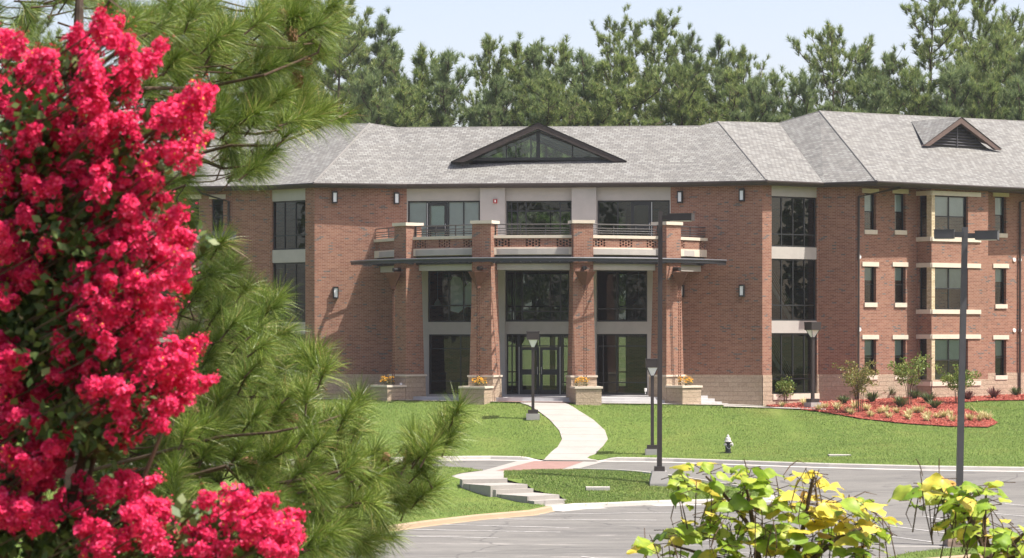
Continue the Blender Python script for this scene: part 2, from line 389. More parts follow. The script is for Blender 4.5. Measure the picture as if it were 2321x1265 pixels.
def zlawn(X, Y):
    yt, zt, k = interp(X, TX, TY), interp(X, TX, TZ), yk(X)
    s = min(1, max(0, (yt - Y) / (yt - k))); s = 0.55 * s + 0.45 * sstep(s)
    z = lerp(zt, -2.05, s)
    if .37 < X < 4.13 and Y < k + 1.6: z -= .135 * sstep(min((X - .37) / 3.76, (4.13 - X) / 3.76) / .22) * (1 - sstep((Y - k) / 1.6))
    return z
def zroad(X, Y):
    a = min(lerp(95.8, 103.5, sstep((X - 4.5) / 8)), yk(X) - 1.2); b = min(lerp(89.8, 91.5, sstep((X - 4) / 8)), a - 5)
    z = -2.2 - .75 * sstep((a - Y) / (a - b)) - .30 * sstep((91 - Y) / 26)
    if Y < 62: z = max(z, lerp(-3.4, 0.9, (62 - Y) / 54)) if Y > 8 else 0.9
    return z
def ground(X, Y): return zlawn(X, Y) if Y >= yk(X) else zroad(X, Y)
def hit(px, py, fn, off=0.0):
    """where the line of sight through a pixel meets a surface of the ground"""
    lo, hi = 55.0, 140.0
    f = lambda Y: (H - (py - HZ) / FPX * Y) - (fn((px - CX) / FPX * Y, Y) + off)
    for _ in range(50):
        mid = (lo + hi) / 2
        if f(mid) > 0: lo = mid
        else: hi = mid
    return P(px, py, lo)
def drape(name, poly, fn, off, mat, step=1.0, parent=None, edge=0.6, uvs=1.0):
    """sheet over a plan outline, laid on the ground"""
    pts = []
    n = len(poly)
    for i in range(n):
        a, b = Vector(poly[i][:2]), Vector(poly[(i + 1) % n][:2]); k = max(1, int((b - a).length / edge))
        for j in range(k): pts.append(a.lerp(b, j / k))
    m = len(pts); edges = [(i, (i + 1) % m) for i in range(m)]
    xs = [p.x for p in pts]; ys = [p.y for p in pts]
    ar = [(p.x, p.y) for p in pts]
    def inside(x, y):
        c = False; j = m - 1
        for i in range(m):
            if (ar[i][1] > y) != (ar[j][1] > y) and x < (ar[j][0] - ar[i][0]) * (y - ar[i][1]) / (ar[j][1] - ar[i][1]) + ar[i][0]: c = not c
            j = i
        return c
    gx = np.arange(min(xs) + step / 2, max(xs), step); gy = np.arange(min(ys) + step / 2, max(ys), step)
    inner = [Vector((x, y)) for x in gx for y in gy if inside(x, y)]
    v, e, f, *_ = delaunay_2d_cdt(pts + inner, edges, [], 1, 1e-4)
    mb = MB()
    mb.v = [(p.x, p.y, fn(p.x, p.y) + off) for p in v]
    for t in f:
        t = list(t)
        a, b, c = (Vector(v[i]) for i in t[:3])
        if (b - a).cross(c - a) < 0: t.reverse()
        mb.f.append(tuple(t)); mb.uv.append([(v[i].x, v[i].y) for i in t])
    return mb.build(name, mat, parent, smooth=True), ar, inside
def pxpoly(lst, fn, off=0.0): return [hit(px, py, fn, off) for px, py in lst]

# base ground: one sheet out to the horizon
def base_ground():
    xs = [-1600, -500, -200, -120, -80] + list(np.arange(-60, 61, 3.0)) + [80, 120, 200, 500, 1600]
    ys = [-1500, -400, -150, -60, -20, 0, 4] + list(np.arange(8, 142, 3.0)) + [150, 170, 200, 300, 700, 2500]
    mb = MB(); nx = len(xs)
    for y in ys:
        for x in xs:
            xc = max(-58, min(58, x)); z = 0.75 if y < 8 else min(ground(xc, y - 1.6), ground(xc, y), ground(xc, y + 1.6)) - 0.16
            mb.v.append((x, y, z))
    for j in range(len(ys) - 1):
        for i in range(nx - 1):
            a = j * nx + i; mb.f.append((a, a + 1, a + nx + 1, a + nx)); mb.uv.append([(0, 0)] * 4)
    return struct(mb.build('ground', M['ground'], smooth=True), 'sandy grass ground running under the site out to the horizon', 'ground')
base_ground()

# lawn between building and road, road, island, bank
xsK = np.linspace(-58, 58, 80)
lawn_poly = [(x, yk(x) + 0.02) for x in xsK] + [(58, 137), (31, 131)] + [(x, interp(x, TX, TY) + 1.2) for x in np.linspace(24, -8, 30)] + [(-16, 124.8), (-30, 128), (-58, 130)]
lawn, LAWN_A, lawn_in = drape('lawn', lawn_poly, zlawn, 0.0, M['lawn'], 1.2)
struct(lawn, 'wide sloping mown lawn between the kerb and the brick building', 'lawn')
asph_poly = [(x, yk(x) - 0.02) for x in xsK] + [(58, 61.5), (-58, 61.5)]
o, _, _ = drape('road', asph_poly, zroad, 0.0, M['asphalt'], 1.5, edge=1.5)
struct(o, 'grey asphalt drive and parking lot below the lawn', 'road')

def kerb_run(name, line, fn, mat, top=0.15, face=0.15, pan=0.4, side=-1, label=''):
    """kerb with gutter pan along plan points; road lies on the `side` of the run"""
    pts = []
    for i in range(len(line) - 1):
        a, b = Vector(line[i][:2]), Vector(line[i + 1][:2]); k = max(1, int((b - a).length / 0.8))
        pts += [a.lerp(b, j / k) for j in range(k)]
    pts.append(Vector(line[-1][:2]))
    mb = MB(); rows = []
    for i, p in enumerate(pts):
        t = (pts[min(i + 1, len(pts) - 1)] - pts[max(i - 1, 0)]).normalized(); nrm = Vector((t.y, -t.x)) * (1 if side < 0 else -1)
        fc = face(i / (len(pts) - 1)) if callable(face) else face
        zr = fn(p.x + nrm.x * 0.3, p.y + nrm.y * 0.3)
        prof = [(-0.02, -0.12), (-0.02, fc + 0.012), (top - 0.03, fc + 0.012), (top, fc - 0.02), (top + 0.025, 0.02), (top + pan, 0.008), (top + pan, -0.1)]
        rows.append([(p.x + nrm.x * d, p.y + nrm.y * d, zr + z) for d, z in prof])
    for a, b in zip(rows[:-1], rows[1:]):
        for k in range(len(prof) - 1):
            q = [a[k], b[k], b[k + 1], a[k + 1]]
            mb.face(q if side < 0 else list(reversed(q)))
    return struct(mb.build(name, mat), label, 'kerb')
def kx(px): return hit(px, interp(px, [a for a, _ in KPX], [b for _, b in KPX]), zlawn).x
def kseg(x0, x1, n=24): return [(x, yk(x)) for x in np.linspace(x0, x1, n)]
xr0, xr1 = kx(1182), kx(1400)
kerb_run('kerb', kseg(-58, xr0, 50), zroad, M['kerb'], label='long pale concrete kerb edging the lawn left of the footpath')
def rampf(t): return 0.15 - 0.145 * sstep(min(t, 1 - t) / 0.22)
kerb_run('kerb', kseg(xr0, xr1, 16), zroad, M['kerb'], face=rampf, label='dropped kerb where the footpath meets the pink crossing')
kerb_run('kerb', kseg(xr1, 58, 50), zroad, M['kerb'], label='long pale concrete kerb edging the lawn right of the footpath')

isl = pxpoly([(1152, 1067), (1200, 1063.5), (1300, 1062.5), (1400, 1066), (1480, 1074), (1560, 1086), (1640, 1099), (1720, 1111), (1748, 1118)], zroad, .14) + pxpoly([(1735, 1123), (1680, 1126), (1590, 1130), (1450, 1134), (1300, 1141), (1287, 1141)], zroad, .16) 
isl += pxpoly([(1284, 1133), (1268, 1121), (1209, 1108), (1196, 1098), (1152, 1086), (1142, 1080)], zroad, .14)
isl_fn = lambda X, Y: zroad(X, Y) + .11
island, ISL_A, isl_in = drape('lawn', isl, isl_fn, 0.0, M['lawn'], 0.8)
struct(island, 'small grass island between the drive and the parking lot', 'lawn')
bank = pxpoly([(1090, 1066), (1022, 1079), (1050, 1088), (1112, 1103), (1125, 1113), (1196, 1128), (1212, 1140), (1240, 1147), (1200, 1156), (1080, 1166), (960, 1180), (872, 1192), (700, 1212), (400, 1240), (-200, 1290)], isl_fn) 
bank += pxpoly([(-300, 1078), (500, 1064), (900, 1058), (1000, 1057), (1060, 1060)], isl_fn)
bankl, BANK_A, bank_in = drape('lawn', bank, isl_fn, 0.0, M['lawn'], 0.8)
struct(bankl, 'patchy grass bank left of the concrete steps', 'lawn')
front_k = pxpoly([(1745, 1117.5), (1735, 1123), (1680, 1126), (1590, 1130), (1450, 1134), (1300, 1141), (1242, 1147)], zroad, .16)
kerb_run('kerb', list(reversed(front_k)), zroad, M['kerb'], label='pale kerb along the lot side of the grass island')
back_k = pxpoly([(1300, 1062.0), (1400, 1065), (1480, 1073), (1560, 1085), (1640, 1098), (1720, 1110), (1750, 1117)], zroad, .15)
kerb_run('kerb', back_k, zroad, M['kerb'], side=1, pan=.25, label='low kerb along the drive side of the grass island')
left_k = pxpoly([(-200, 1290), (400, 1240), (700, 1212), (872, 1192), (960, 1180), (1080, 1166), (1200, 1156), (1242, 1147)], zroad, .16)
kerb_run('kerb', left_k, zroad, M['kerbtan'], pan=.12, label='old tan stained kerb below the grass bank')
# near island at the lower right
nisl = pxpoly([(1960, 1272), (2060, 1250), (2170, 1238), (2260, 1230), (2420, 1222), (2700, 1215), (2700, 1250), (2420, 1244), (2321, 1248), (2180, 1258), (2060, 1268), (1960, 1290)], zroad, .14)
nearl, NISL_A, nisl_in = drape('lawn', nisl, isl_fn, 0.0, M['lawn'], 0.8)
struct(nearl, 'strip of dry grass with bare sand around the right lamp pole', 'lawn')
nk = pxpoly([(1960, 1290), (2060, 1268), (2180, 1258), (2321, 1248), (2420, 1244), (2700, 1250)], zroad, .16)
kerb_run('kerb', nk, zroad, M['kerbtan'], pan=.2, label='worn kerb in front of the grass strip at lower right')

# footpath, crossing, landing, pavement
path_l = [(1178, 912.5), (1197, 918), (1218, 930), (1246, 951), (1268, 976), (1274, 995), (1264, 1013), (1238, 1036), (1228, 1043)]
path_r = [(1356, 1044), (1345, 1036), (1367, 1011), (1378, 995), (1371, 975), (1346, 952), (1311, 930), (1284, 914)]
pth = pxpoly(path_l + path_r, zlawn, .03)
o, PATH_A, path_in = drape('footpath', pth, zlawn, .03, M['concrete'], 0.7, edge=.4)
struct(o, 'curved pale concrete footpath crossing the lawn to the entrance', 'path')
cw = pxpoly([(1178, 1043.5), (1215, 1043), (1325, 1044.5), (1372, 1046), (1304, 1064), (1190, 1069), (1090, 1068)], zroad, .012)
o, _, _ = drape('crossing', cw, zroad, .012, M['concrete'], 0.7, edge=.4); struct(o, 'pale concrete borders of the crossing over the drive', 'path')
cb = pxpoly([(1212, 1044.8), (1322, 1046.2), (1274, 1063), (1192, 1067), (1124, 1067)], zroad, .018)
o, _, _ = drape('crossing', cb, zroad, .018, M['paver'], 0.7, edge=.4); struct(o, 'pink paved crossing over the drive', 'path')
ld = pxpoly([(1098, 1064.5), (1192, 1067), (1156, 1068), (1143, 1078), (1152, 1086), (1047, 1088), (1021, 1078.5)], zroad, .09)
o, _, _ = drape('landing', ld, lambda X, Y: zroad(X, Y) + lerp(.09, .02, sstep((Y - 97) / 2)), 0, M['concrete'], 0.5, edge=.3); struct(o, 'concrete landing at the top of the lawn steps', 'path')

ARC = Vector((1.6, 126.6))                                   # centre of the curved entrance
def arc(deg, r): return Vector((ARC.x + r * math.sin(R(deg)), ARC.y - r * math.cos(R(deg))))
T_fn = lambda X, Y: interp(X, TX, TZ)
sw = [(x, interp(x, TX, TY) + .02) for x in np.linspace(-20, 11.2, 40)] + [(11.0, 121.6), (7.3, 122.8), (-4.8, 124.2), (-8.9, 123.2), (-20, 126)]
o, _, _ = drape('pavement', sw, T_fn, .035, M['concrete'], 0.8, edge=.5); struct(o, 'narrow concrete pavement along the front of the building', 'pavement')
pv = [xy(1128, 118.0), xy(1178, 117.35), xy(1284, 117.3), xy(1345, 117.6), xy(1330, 119.5), xy(1120, 119.5)]
o, _, _ = drape('pavement', pv, T_fn, .045, M['paver'], 0.6, edge=.4); struct(o, 'pink paver strip in front of the main doors', 'pavement')
mulch_px = [(1748, 922), (1850, 931), (1950, 948), (2050, 959), (2150, 965.5), (2240, 967.5), (2262, 958), (2245, 945), (2205, 932), (2170, 920), (2178, 911), (2230, 907.5), (2321, 906.5), (2600, 905)]
ml = pxpoly(mulch_px, zlawn, .05) + [Vector((31, 134)), Vector((24.0, 129.0)), Vector((15.4, 122.9)), Vector((13.9, 123.7)), Vector((11.3, 121.7))]
o, MUL_A, mulch_in = drape('mulch_bed', ml, zlawn, .05, M['mulch'], 0.7, edge=.4); struct(o, 'red bark mulch bed in front of the right wing', 'mulch bed')

ms = pxpoly([(1640, 918.5), (1745, 921.5), (1872, 926.5), (1872, 928.5), (1745, 924), (1640, 921)], zlawn, .06)
o, _, _ = drape('mowing_strip', ms, zlawn, .06, M['concrete'], 0.5, edge=.4); struct(o, 'thin pale concrete strip between lawn and mulch bed', 'path')
# loose bark on the mulch bed
def chips(n):
    x0, x1 = min(p[0] for p in MUL_A), 25.5; y0, y1 = min(p[1] for p in MUL_A), max(p[1] for p in MUL_A); P_ = []
    for x, y in rng.uniform((x0, y0), (x1, y1), (n * 3, 2)):
        if mulch_in(x + rng.normal() * .05, y + rng.normal() * .05): P_.append((x, y, zlawn(x, y) + .055))
        if len(P_) >= n: break
    p = np.array(P_); m = len(p); a = rng.normal(size=(m, 3)); a[:, 2] *= .35; a /= np.linalg.norm(a, axis=1)[:, None]; s = np.cross(a, rng.normal(size=(m, 3)) * .3 + np.array([0, 0, 1.0])); s /= np.linalg.norm(s, axis=1)[:, None]
    L = rng.uniform(.02, .07, (m, 1)); w = rng.uniform(.006, .016, (m, 1)); p[:, 2] += rng.uniform(0, .03, m)
    v = np.stack([p - a * L - s * w, p + a * L - s * w, p + a * L + s * w, p - a * L + s * w], 1).reshape(-1, 3)
    tag(npmesh('bark_chips', v, None, M['chip'], None, np.arange(len(v)).reshape(-1, 4)), 'loose red bark chips strewn over the mulch bed', 'bark chips', kind='stuff')
M['chip'] = leafmat('BarkChip', [(0, (.20, .048, .036)), (.5, (.38, .10, .072)), (.9, (.48, .145, .105)), (1, (.50, .27, .19))], .8, .05)
chips(15000)
# steps on the lawn bank
sr = [((1048, 1087), (1150, 1085)), ((1112, 1101), (1196, 1097.5)), ((1124, 1110.5), (1209, 1107)), ((1195, 1125), (1268, 1121)), ((1211, 1136), (1284, 1131.5))]
rows = []
for k, (a, b) in enumerate(sr):
    z = -2.175 - .14 * k; Y = lambda q: (H - z) * FPX / (q[1] - HZ)
    rows.append((P(a[0], 0, Y(a)).xy, P(b[0], 0, Y(b)).xy, z))
st = thing('stone_steps', 'five pale concrete steps descending the grass bank to the parking lot', 'steps', (rows[2][0].x, rows[2][0].y, -3.0))
for k, (a, b, z) in enumerate(rows):
    if k == 0: c, d = a + Vector((-.1, .5)), b + Vector((0, .5))
    else: c, d = rows[k - 1][0] + Vector((-.05, .12)), rows[k - 1][1] + Vector((-.05, .12))
    mb = MB(); q = [a, b, d, c]
    mb.hexa([(p.x, p.y, -3.3) for p in q], [(p.x, p.y, z) for p in q]); mb.build('step', M['concrete'], st)
bot = pxpoly([(1212, 1143), (1286, 1139), (1300, 1141), (1240, 1147.5)], lambda X, Y: -2.88)
o, _, _ = drape('landing', bot, lambda X, Y: max(zroad(X, Y) + .03, -2.87), 0, M['concrete'], 0.5); struct(o, 'concrete pad at the foot of the lawn steps', 'path')

# parking lines
def pline(p0, p1, w, k):
    a, b = hit(*p0, zroad), hit(*p1, zroad); n = Vector((b.y - a.y, a.x - b.x, 0)).normalized() * w / 2
    m = max(2, int((b - a).length / 1.0)); mb = MB()
    for i in range(m):
        c, d = a.lerp(b, i / m), a.lerp(b, (i + 1) / m)
        q = [c - n, c + n, d + n, d - n]; q = [(v.x, v.y, zroad(v.x, v.y) + .012) for v in q]
        if (Vector(q[1]) - Vector(q[0])).cross(Vector(q[2]) - Vector(q[1])).z < 0: q.reverse()
        mb.face(q)
    o = mb.build('parking_line', M['paint']); return struct(o, 'white painted parking bay line', 'marking')
for a, b in [((1215, 1166.5), (1600, 1161)), ((1130, 1177), (1488, 1180)), ((985, 1189), (1290, 1197)), ((930, 1201), (1270, 1207)), ((870, 1215), (1130, 1220)), 
             ((1318, 1262), (1420, 1275)), ((1600, 1226), (1760, 1238)), ((1650, 1250), (1770, 1262)),
             ((2274, 1142), (2400, 1153)), ((2235, 1163), (2400, 1178)), ((2095, 1171), (2170, 1185)), ((2300, 1198), (2420, 1208)), ((2012, 1192), (2150, 1210)), ((1990, 1213), (2112, 1229)), ((1870, 1240), (1960, 1250))]:
    pline(a, b, .09, 0)

# ------------------------------------------------------------------ the brick building
BLD = thing('brick_building', 'three storey red brick college building with curved balcony entrance and grey shingle roof', 'building', (1.6, 124.0, -.3))
class Wall:
    """upright plane between two plan points, outside facing the viewer"""
    def __init__(s, A, B):
        s.A, s.B = Vector(A), Vector(B); s.L = (s.B - s.A).length; s.d = (s.B - s.A) / s.L; s.n = Vector((s.d.y, -s.d.x))
    def u(s, px):
        k = (px - CX) / FPX; return (k * s.A.y - s.A.x) / (s.d.x - k * s.d.y)
    def z(s, py, u): return H - (py - HZ) / FPX * (s.A.y + u * s.d.y)
    def pt(s, u, z, off=0.0): q = s.A + s.d * u + s.n * off; return (q.x, q.y, z)
    def rect(s, x0, y0, x1, y1):
        a, b = s.u(x0), s.u(x1); m = (a + b) / 2; return a, b, s.z(y1, m), s.z(y0, m)
    def pbox(s, mb, u0, u1, z0, z1, o0, o1):
        q = [s.pt(u0, 0, o1), s.pt(u1, 0, o1), s.pt(u1, 0, o0), s.pt(u0, 0, o0)]
        mb.hexa([(a[0], a[1], z0) for a in q], [(a[0], a[1], z1) for a in q])
    def skin(s, mb, u0, u1, z0, z1, holes=(), depth=0.12, off=0.0, uo=0.0):
        us = sorted({u0, u1, *[v for h in holes for v in h[:2] if u0 < v < u1]}); zs = sorted({z0, z1, *[v for h in holes for v in h[2:4] if z0 < v < z1]})
        for a, b in zip(us[:-1], us[1:]):
            for c, d in zip(zs[:-1], zs[1:]):
                m, k = (a + b) / 2, (c + d) / 2
                if any(h[0] < m < h[1] and h[2] < k < h[3] for h in holes): continue
                mb.face([s.pt(a, c, off), s.pt(b, c, off), s.pt(b, d, off), s.pt(a, d, off)], [(a + uo, c), (b + uo, c), (b + uo, d), (a + uo, d)])
        for h in holes:
            a, b, c, d = max(h[0], u0), min(h[1], u1), max(h[2], z0), min(h[3], z1)
            if b <= a or d <= c: continue
            o2 = off - depth
            for p, q in (((a, c), (a, d)), ((b, d), (b, c)), ((a, d), (b, d)), ((b, c), (a, c))):
                mb.face([s.pt(*p, off), s.pt(*q, off), s.pt(*q, o2), s.pt(*p, o2)], [(p[0] + uo, p[1]), (q[0] + uo, q[1]), (q[0] + uo + (.12 if p[0] == q[0] else 0), q[1]), (p[0] + uo + .12, p[1])])
def window(w, r, cols=(), rows=(), fw=.06, back=.12, mat='frame', glass='glass', depth=.07, parent=None):
    u0, u1, z0, z1 = r; mb = MB(); o0, o1 = -back - depth, -back
    w.pbox(mb, u0, u0 + fw, z0, z1, o0, o1); w.pbox(mb, u1 - fw, u1, z0, z1, o0, o1)
    w.pbox(mb, u0 + fw, u1 - fw, z0, z0 + fw, o0, o1); w.pbox(mb, u0 + fw, u1 - fw, z1 - fw, z1, o0, o1)
    cu = [lerp(u0, u1, c) for c in cols]; hw = fw * .42
    for c in cu: w.pbox(mb, c - hw, c + hw, z0 + fw, z1 - fw, o0 + .004, o1 - .004)
    ed = [u0 + fw] + [x for c in cu for x in (c - hw, c + hw)] + [u1 - fw]
    for rr in rows:
        z = lerp(z0, z1, rr)
        for a, b in zip(ed[0::2], ed[1::2]): w.pbox(mb, a, b, z - hw, z + hw, o0 + .008, o1 - .008)
    f = mb.build('window', M[mat], parent or BLD)
    pm = MB(); om = (o0 + o1) / 2
    pm.face([w.pt(u0 + .01, z0 + .01, om), w.pt(u1 - .01, z0 + .01, om), w.pt(u1 - .01, z1 - .01, om), w.pt(u0 + .01, z1 - .01, om)])
    pm.build('pane', M[glass], f)
    return f
def slab(w, r, o0, o1, name, mat, parent=None):
    mb = MB(); w.pbox(mb, r[0], r[1], r[2], r[3], o0, o1); return mb.build(name, M[mat], parent or BLD)

ZT, ZB, ZST = 9.40, -0.9, 0.93                 # wall top, wall foot, top of the stone base
w0, w1, w2 = xy(-150, 130.2), xy(525, 126.2), xy(612, 125.6)
wA, wB, wC, wD = xy(713, 123.55), xy(922, 124.5), xy(1520, 123.1), xy(1728, 121.5)
wE, wF = xy(1855, 123.4), xy(1938, 122.75)
_g = xy(2321, 129.1); wG = wF + (_g - wF) * 1.5
def base_and_brick(w, holes=(), depth=.12, u0=0.0, u1=None, zst=ZST):
    u1 = w.L if u1 is None else u1
    mb = MB(); w.skin(mb, u0, u1, zst, ZT, holes, depth); mb.build('brick_wall', M['brick'], BLD)
    sb = MB(); w.skin(sb, u0, u1, ZB, zst, holes, depth + .03, .03)
    sb.face([w.pt(u0, zst, .03), w.pt(u1, zst, .03), w.pt(u1, zst, 0), w.pt(u0, zst, 0)])
    sb.build('stone_base', M['stone'], BLD)

# left wing (mostly behind the pine)
WL = Wall(w0, w1); lw = []
for px in (-40, 60, 160, 260, 360, 425, 480):
    for ya, yb in ((451, 533), (612, 695), (776, 858)): lw.append((WL.rect(px, ya, px + 26, yb), px))
base_and_brick(WL, [r for r, _ in lw])
for r, px in lw:
    f = window(WL, r, rows=(.5,), fw=.05)
    slab(WL, (r[0] - .12, r[1] + .12, r[3], r[3] + .2), -.05, .04, 'lintel', 'cast', f); slab(WL, (r[0] - .03, r[1] + .03, r[2] - .2, r[2]), -.05, .05, 'sill', 'cast', f)
W1 = Wall(w1, w2); base_and_brick(W1)
# glazed bays beside the entrance block
def glazed(w, px0, px1, ys, yt, ncol, lowrow, midrow):
    """storey high glazing with precast bands between the storeys"""
    a, b = w.u(px0), w.u(px1); m = (a + b) / 2
    zz = [w.z(y, m) for y in ys]                        # band/window levels from the top down
    hole = (a, b, zz[-1], zz[0])
    base_and_brick(w, [hole], .1)
    for k in range(0, len(zz) - 1):
        if k % 2 == 0: slab(w, (a, b, zz[k + 1], zz[k]), -.3, -.03, 'precast_band', 'precast')
        else: window(w, (a, b, zz[k + 1], zz[k]), [i / ncol for i in range(1, ncol)], (lowrow,), fw=.07, back=.1)
WLG = Wall(w2, wA); glazed(WLG, 616, 692, (429, 455, 566, 595, 730, 758, 905), 0, 3, .29, 0)
WA = Wall(wA, wB); base_and_brick(WA)
WD = Wall(wC, wD); base_and_brick(WD)
WRG = Wall(wD, wE); glazed(WRG, 1749, 1852, (420, 446, 560, 587, 727, 755, 893), 0, 4, .25, 0)
slab(WRG, (WRG.u(1751), WRG.u(1856), WRG.z(906, 1), WRG.z(893, 1)), -.1, .07, 'sill', 'cast')
WR = Wall(wE, wF); base_and_brick(WR)

# right wing with its bay
WW = Wall(wF, wG); holes = []
wins = []
for px0, px1, dy in ((1959.5, 1986, 0), (2028, 2053, 1), (2203, 2222, 6), (2255.5, 2281, 8), (2332, 2354, 10), (2500, 2522, 12)):
    for k, (ya, yb) in enumerate(((438, 521), (604, 686), (769, 850.5))):
        s = (1, .45, .05)[k] * dy; r = WW.rect(px0, ya + s, px1, yb + s); holes.append(r); wins.append((r, k))
bay_u0, bay_u1 = WW.u(2078), WW.u(2206); BP = .95
holes_w = list(holes)
base_and_brick(WW, holes_w, .16)
for r, k in wins:
    f = window(WW, r, rows=(.5,), fw=.05, back=.16, glass='clear')
    q = MB(); zz = lerp(r[2], r[3], (.5, .62, .55)[k]); q.face([WW.pt(r[0] + .03, zz, -.26), WW.pt(r[1] - .03, zz, -.26), WW.pt(r[1] - .03, r[3], -.26), WW.pt(r[0] + .03, r[3], -.26)]); q.build('blind_sky_sheet', M['blind'], f)
    slab(WW, (r[0] - .16, r[1] + .14, r[3], r[3] + .2), -.06, .045, 'lintel', 'cast', f)
    slab(WW, (r[0] - .03, r[1] + .03, r[2] - .2, r[2]), -.06, .06, 'sill', 'cast', f)
def wing_bay():
    c0 = WW.A + WW.d * bay_u0; c1 = WW.A + WW.d * bay_u1
    d0, d1 = c0 + WW.n * BP, c1 + WW.n * BP
    # the bay's near corner is seen at column 2120
    for _ in range(3): pass
    WS, WFr, WE2 = Wall(c0, d0), Wall(d0, d1), Wall(d1, c1)
    lv = [(443, 537), (606, 701.5), (768, 865)]
    for w, ua, ub, kind in ((WS, .1, WS.L - .30, 's'), (WFr, .20, WFr.L * .64, 'f'), (WE2, .1, WE2.L - .1, 'e')):
        hs = []
        for ya, yb in lv:
            m = .3; hs.append((ua, ub, WFr.z(yb, .5), WFr.z(ya, .5)))
        zt = ZT
        mb = MB(); w.skin(mb, 0, w.L, ZST - .25, zt, hs if kind != 'e' else (), .12); mb.build('brick_wall', M['brick'], BLD)
        sb = MB(); w.skin(sb, 0, w.L, ZB, ZST - .25, (), .1, .02); sb.build('stone_base', M['stone'], BLD)
        if kind == 'e': continue
        for (ya, yb), h in zip(lv, hs):
            f = window(w, h, (.48,) if kind == 'f' else (), (.5,), fw=.055, back=.12, glass='clear')
            e0, e1 = (0.0, w.L) if kind == 's' else (0.0, w.L * .86)
            slab(w, (e0, e1, h[3], h[3] + .2), -.05, .05, 'lintel', 'cast', f); slab(w, (e0, e1, h[2] - .2, h[2]), -.05, .06, 'sill', 'cast', f)
            # pale brick corner piece between the two windows
            q = MB()
            if kind == 's': w.skin(q, ub, w.L + .012, h[2], h[3], (), off=.012)
            else: w.skin(q, -.012, ua, h[2], h[3], (), off=.012)
            q.build('quoin', M['cream'], BLD)
            if kind == 'f':
                q = MB(); om = -.24
                q.face([w.pt(ua, lerp(h[2], h[3], .5), om), w.pt(ub, lerp(h[2], h[3], .5), om), w.pt(ub, h[3], om), w.pt(ua, h[3], om)]); q.build('blind_sky_sheet', M['white'] if yb < 600 else M['blind'], f)
    return WFr
WBAY = wing_bay()

# back walls, floors, partitions: the rooms the panes look into
back = [Vector((-31, 142)), Vector((-9, 136.5)), Vector((-2.2, 135.8)), Vector((6.0, 135.3)), Vector((12, 135)), Vector((19, 136.5)), Vector((38, 150))]
for i in range(len(back) - 1):
    w = Wall(back[i], back[i + 1]); hs = []
    if i == 2: hs = [(.3, w.L - .3, .1, 2.7), (.3, w.L - .3, 3.4, 5.8), (.3, w.L - .3, 6.7, 8.9)]
    if i in (1, 3): hs = [(w.L * .3, w.L * .7, 3.5, 5.6), (w.L * .3, w.L * .7, 6.8, 8.6)]
    mb = MB(); w.skin(mb, 0, w.L, ZB, ZT, hs, .3); mb.build('rear_wall', M['brick'], BLD)
    for h in hs: window(w, h, (.25, .5, .75) if i == 2 else (.5,), (.3,) if i == 2 else (.5,), fw=.08, back=.1, glass='clear')
for a, b in ((w0, back[0]), (back[-1], wG)):
    w = Wall(a, b) if a is not w0 else Wall(back[0], w0)
    mb = MB(); w.skin(mb, 0, w.L, ZB, ZT); mb.build('end_wall', M['brick'], BLD)
def floor_slab(z0, z1, inset, name):
    f = [w0, w1, w2, wA, wB, wC, wD, wE, wF, wG]; mb = MB()
    pts = [p + Vector((0, inset)) for p in f] + [p - Vector((0, .35)) for p in reversed(back)]
    mb.hexa([(p.x, p.y, z0) for p in pts], [(p.x, p.y, z1) for p in pts]); mb.build(name, M['interior'], BLD)
floor_slab(-.25, -.02, .4, 'ground_floor'); floor_slab(2.85, 3.22, .5, 'floor'); floor_slab(6.05, 6.45, .5, 'floor'); floor_slab(9.25, 9.38, .5, 'ceiling')
for (pa, ya, pb, yb) in ((905, 125.0, -8.2, 136.2), (1535, 123.6, 8.2, 135.0), (1125, 125, -1.9, 135.4), (1318, 124.8, 5.2, 135)):
    a = xy(pa, ya); b = Vector((pb, yb))
    for z0, z1 in ((0, 2.84), (3.23, 6.04), (6.46, 9.24)):
        mb = MB(); mb.bar(a, b, z0, z1, .15); mb.build('partition', M['interior'], BLD)

# recessed entrance wall between the splayed walls
WM = Wall(wB, wC)
def rc(x0, y0, x1, y1): return WM.rect(x0, y0, x1, y1)
top_band = rc(924, 428, 1518, 455)
op = {'L3': rc(924, 455, 1088, 540), 'M3': rc(1147, 455, 1296, 540), 'R3': rc(1354, 454, 1518, 540),
      'L2': rc(970, 613, 1082, 730), 'M2': rc(1146, 613, 1290, 729), 'R2': rc(1351, 613, 1467, 729),
      'L1': rc(972, 758, 1080, 894), 'M1': rc(1148, 757, 1290, 894), 'R1': rc(1352, 757, 1467, 894)}
for k in ('L1', 'M1', 'R1'): a = op[k]; op[k] = (a[0], a[1], 0.02, a[3])
for k in ('L3', 'M3', 'R3'): a = op[k]; op[k] = (a[0], a[1], 6.5, a[3])
mb = MB(); WM.skin(mb, 0, WM.L, ZB, ZT, list(op.values()), .15); mb.build('precast_wall', M['precast'], BLD)
for x0, x1 in ((1090, 1146), (1297, 1352.5)):
    slab(WM, (WM.u(x0), WM.u(x1), -.1, ZT - .02), -.1, .28, 'precast_column', 'precast')
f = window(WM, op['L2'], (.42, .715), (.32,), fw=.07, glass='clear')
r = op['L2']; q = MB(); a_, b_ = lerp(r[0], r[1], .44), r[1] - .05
q.face([WM.pt(lerp(a_, b_, u_), lerp(r[2], r[3], v_), -.26) for u_, v_ in ((0, .22), (.3, .18), (.62, .30), (1, .26), (1, .70), (.72, .78), (.5, .66), (.38, .86), (.12, .90), (0, .80))]); q.build('blind_sky_sheet', M['white'], f); window(WM, op['M2'], (.14, .26, .86), (.2,), fw=.07)  # irregular white sheet stands in for a cloud-shaped reflection on the glass
window(WM, op['R2'], (.40, ), (.25,), fw=.07)
